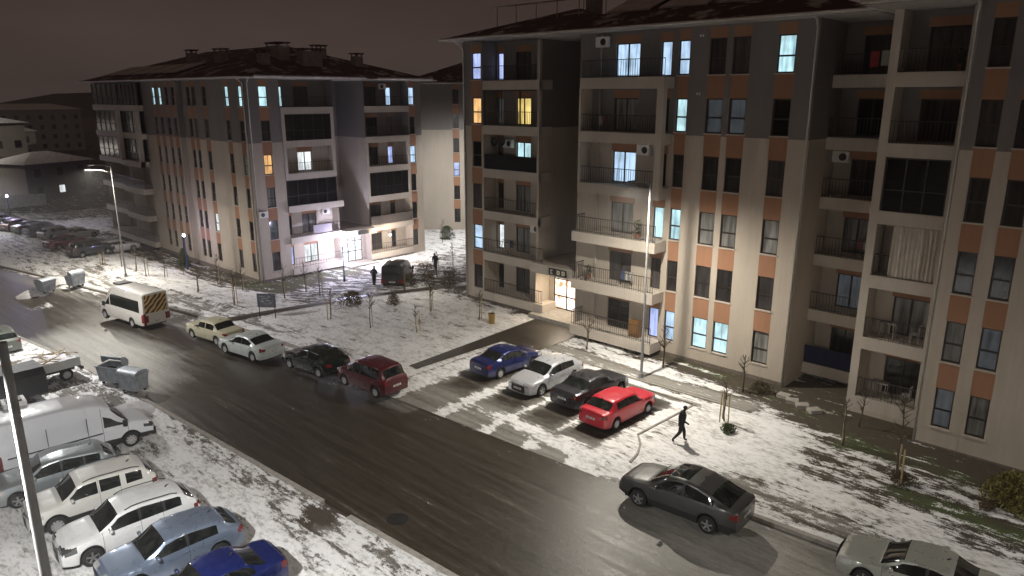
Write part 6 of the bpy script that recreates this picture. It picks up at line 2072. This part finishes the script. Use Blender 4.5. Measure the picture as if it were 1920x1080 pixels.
# things kept on balconies
def rack(x, y, z, rot, label, cols):
    o = empty('drying_rack', (x, y, z), R(rot), label, 'drying rack')
    b = MB()
    for s in (-.45, .45): b.tube([(s, -.25, 0), (s, .25, .9)], .012, 5); b.tube([(s, .25, 0), (s, -.25, .9)], .012, 5)
    for yy in (-.25, -.1, .05, .25): b.tube([(-.5, yy, .9), (.5, yy, .9)], .008, 5)
    b.build('frame', M['rail'], o)
    for i, c in enumerate(cols):
        b = MB(); x0 = -.45 + i * .32; b.box(x0, x0 + .26, -.27, -.25, .35, .9); b.build('cloth', c, o)
def pot(x, y, z, h, label, seed):
    o = empty('potted_plant', (x, y, z), 0, label, 'potted plant'); rr = random.Random(seed)
    b = MB(); b.lathe([(.01, 0), (.13, 0), (.17, .3), (.14, .3), (.01, .27)], 12); b.build('pot', M['terracotta'], o, smooth=40)
    b = MB()
    for i in range(90):
        a = rr.uniform(0, 2 * PI); q = Vector((math.cos(a) * rr.uniform(0, .25), math.sin(a) * rr.uniform(0, .25), .3 + rr.uniform(0, h)))
        d = Vector((math.cos(a), math.sin(a), .8)) * .14; w_ = Vector((-math.sin(a), math.cos(a), 0)) * .03
        b.quad(q - w_, q + d - w_ * .3, q + d + w_ * .3, q + w_)
    b.build('foliage', M['leaf_green'], o)
M['terracotta'] = simple('terracotta', (.22, .09, .05), .8)
ca, cb_, cc = simple('cloth_white', (.5, .5, .48), .9), simple('cloth_blue', (.06, .09, .2), .9), simple('cloth_rose', (.3, .12, .12), .9)
pot(36.2, 23.8, SLAB + ST * 2, .8, 'bushy potted plant on the balcony straight behind the street lamp top', 1)
pot(36.3, 27.4, SLAB + ST * 1, .5, 'small potted plant on the long second balcony of the near block', 2)
rack(36.2, 24.6, SLAB + ST * 1, 90, 'drying rack with pale washing on the long second balcony of the near block', [ca, ca, cb_])
rack(36.3, 27.0, SLAB + ST * 4, 90, 'drying rack with rose washing in the upper boxed balcony of the near block', [cc, ca])
rack(38.5, 36.8, SLAB + ST * 1, 90, 'drying rack on the second balcony of the left wing beside the lit doorway', [cb_, ca])
rack(39.9, 12.2, SLAB + ST * 2, 90, 'drying rack with pale washing on the third deep set balcony of the near block', [ca, ca, cc])
pot(36.8, 8.3, SLAB + ST * 5, .7, 'potted plant on the top balcony of the balcony tower', 3)

# ---------------------------------------------------------------- night air
b = MB(); b.box(-260, 420, -80, 480, -6, 24.5)
hz = b.build('haze', None)
hz.data.materials.clear()
hm = bpy.data.materials.new('night_haze'); hm.use_nodes = True
nt = hm.node_tree; nt.nodes.clear()
ou = nt.nodes.new('ShaderNodeOutputMaterial'); pv = nt.nodes.new('ShaderNodeVolumePrincipled')
pv.inputs['Color'].default_value = (0.9, 0.9, 0.9, 1); pv.inputs['Density'].default_value = 0.0009; pv.inputs['Anisotropy'].default_value = 0.3
nt.links.new(pv.outputs[0], ou.inputs['Volume'])
hz.data.materials.append(hm); tag(hz, kind='stuff')
# exhaust steam
def smoke(name, loc, r, seed, label):
    b = MB(); b.lathe([(.01, -1), (.6, -.8), (.95, -.3), (1, .2), (.8, .65), (.4, .95), (.01, 1)], 14)
    o = b.build(name, None, None, loc=loc); o.data.materials.clear(); o.scale = r
    m = bpy.data.materials.new(name); m.use_nodes = True; nt = m.node_tree; nt.nodes.clear()
    ou = nt.nodes.new('ShaderNodeOutputMaterial'); pv = nt.nodes.new('ShaderNodeVolumePrincipled'); pv.inputs['Color'].default_value = (.95, .93, .92, 1)
    tc_ = nt.nodes.new('ShaderNodeTexCoord'); n = nt.nodes.new('ShaderNodeTexNoise'); n.inputs['Scale'].default_value = 1.6; n.inputs['Detail'].default_value = 4; n.inputs['Distortion'].default_value = .6
    mp = nt.nodes.new('ShaderNodeMapping'); mp.inputs['Location'].default_value = (seed, seed, 0); nt.links.new(tc_.outputs['Object'], mp.inputs[0]); nt.links.new(mp.outputs[0], n.inputs['Vector'])
    ln = nt.nodes.new('ShaderNodeVectorMath'); ln.operation = 'LENGTH'; nt.links.new(tc_.outputs['Object'], ln.inputs[0])
    f = nt.nodes.new('ShaderNodeMapRange'); nt.links.new(ln.outputs['Value'], f.inputs['Value']); f.inputs['From Min'].default_value = 1.0; f.inputs['From Max'].default_value = .2
    g = nt.nodes.new('ShaderNodeMapRange'); nt.links.new(n.outputs[0], g.inputs['Value']); g.inputs['From Min'].default_value = .45; g.inputs['From Max'].default_value = .75; g.inputs['To Max'].default_value = .55
    mu = nt.nodes.new('ShaderNodeMath'); mu.operation = 'MULTIPLY'; nt.links.new(f.outputs[0], mu.inputs[0]); nt.links.new(g.outputs[0], mu.inputs[1])
    nt.links.new(mu.outputs[0], pv.inputs['Density']); nt.links.new(pv.outputs[0], ou.inputs['Volume'])
    o.data.materials.append(m); tag(o, label, 'smoke', None, 'stuff')
smoke('steam', (24.2, 99.0, .8), (2.6, 2.0, 1.9), 4.0, 'pale cloud of exhaust steam over the distant car park')
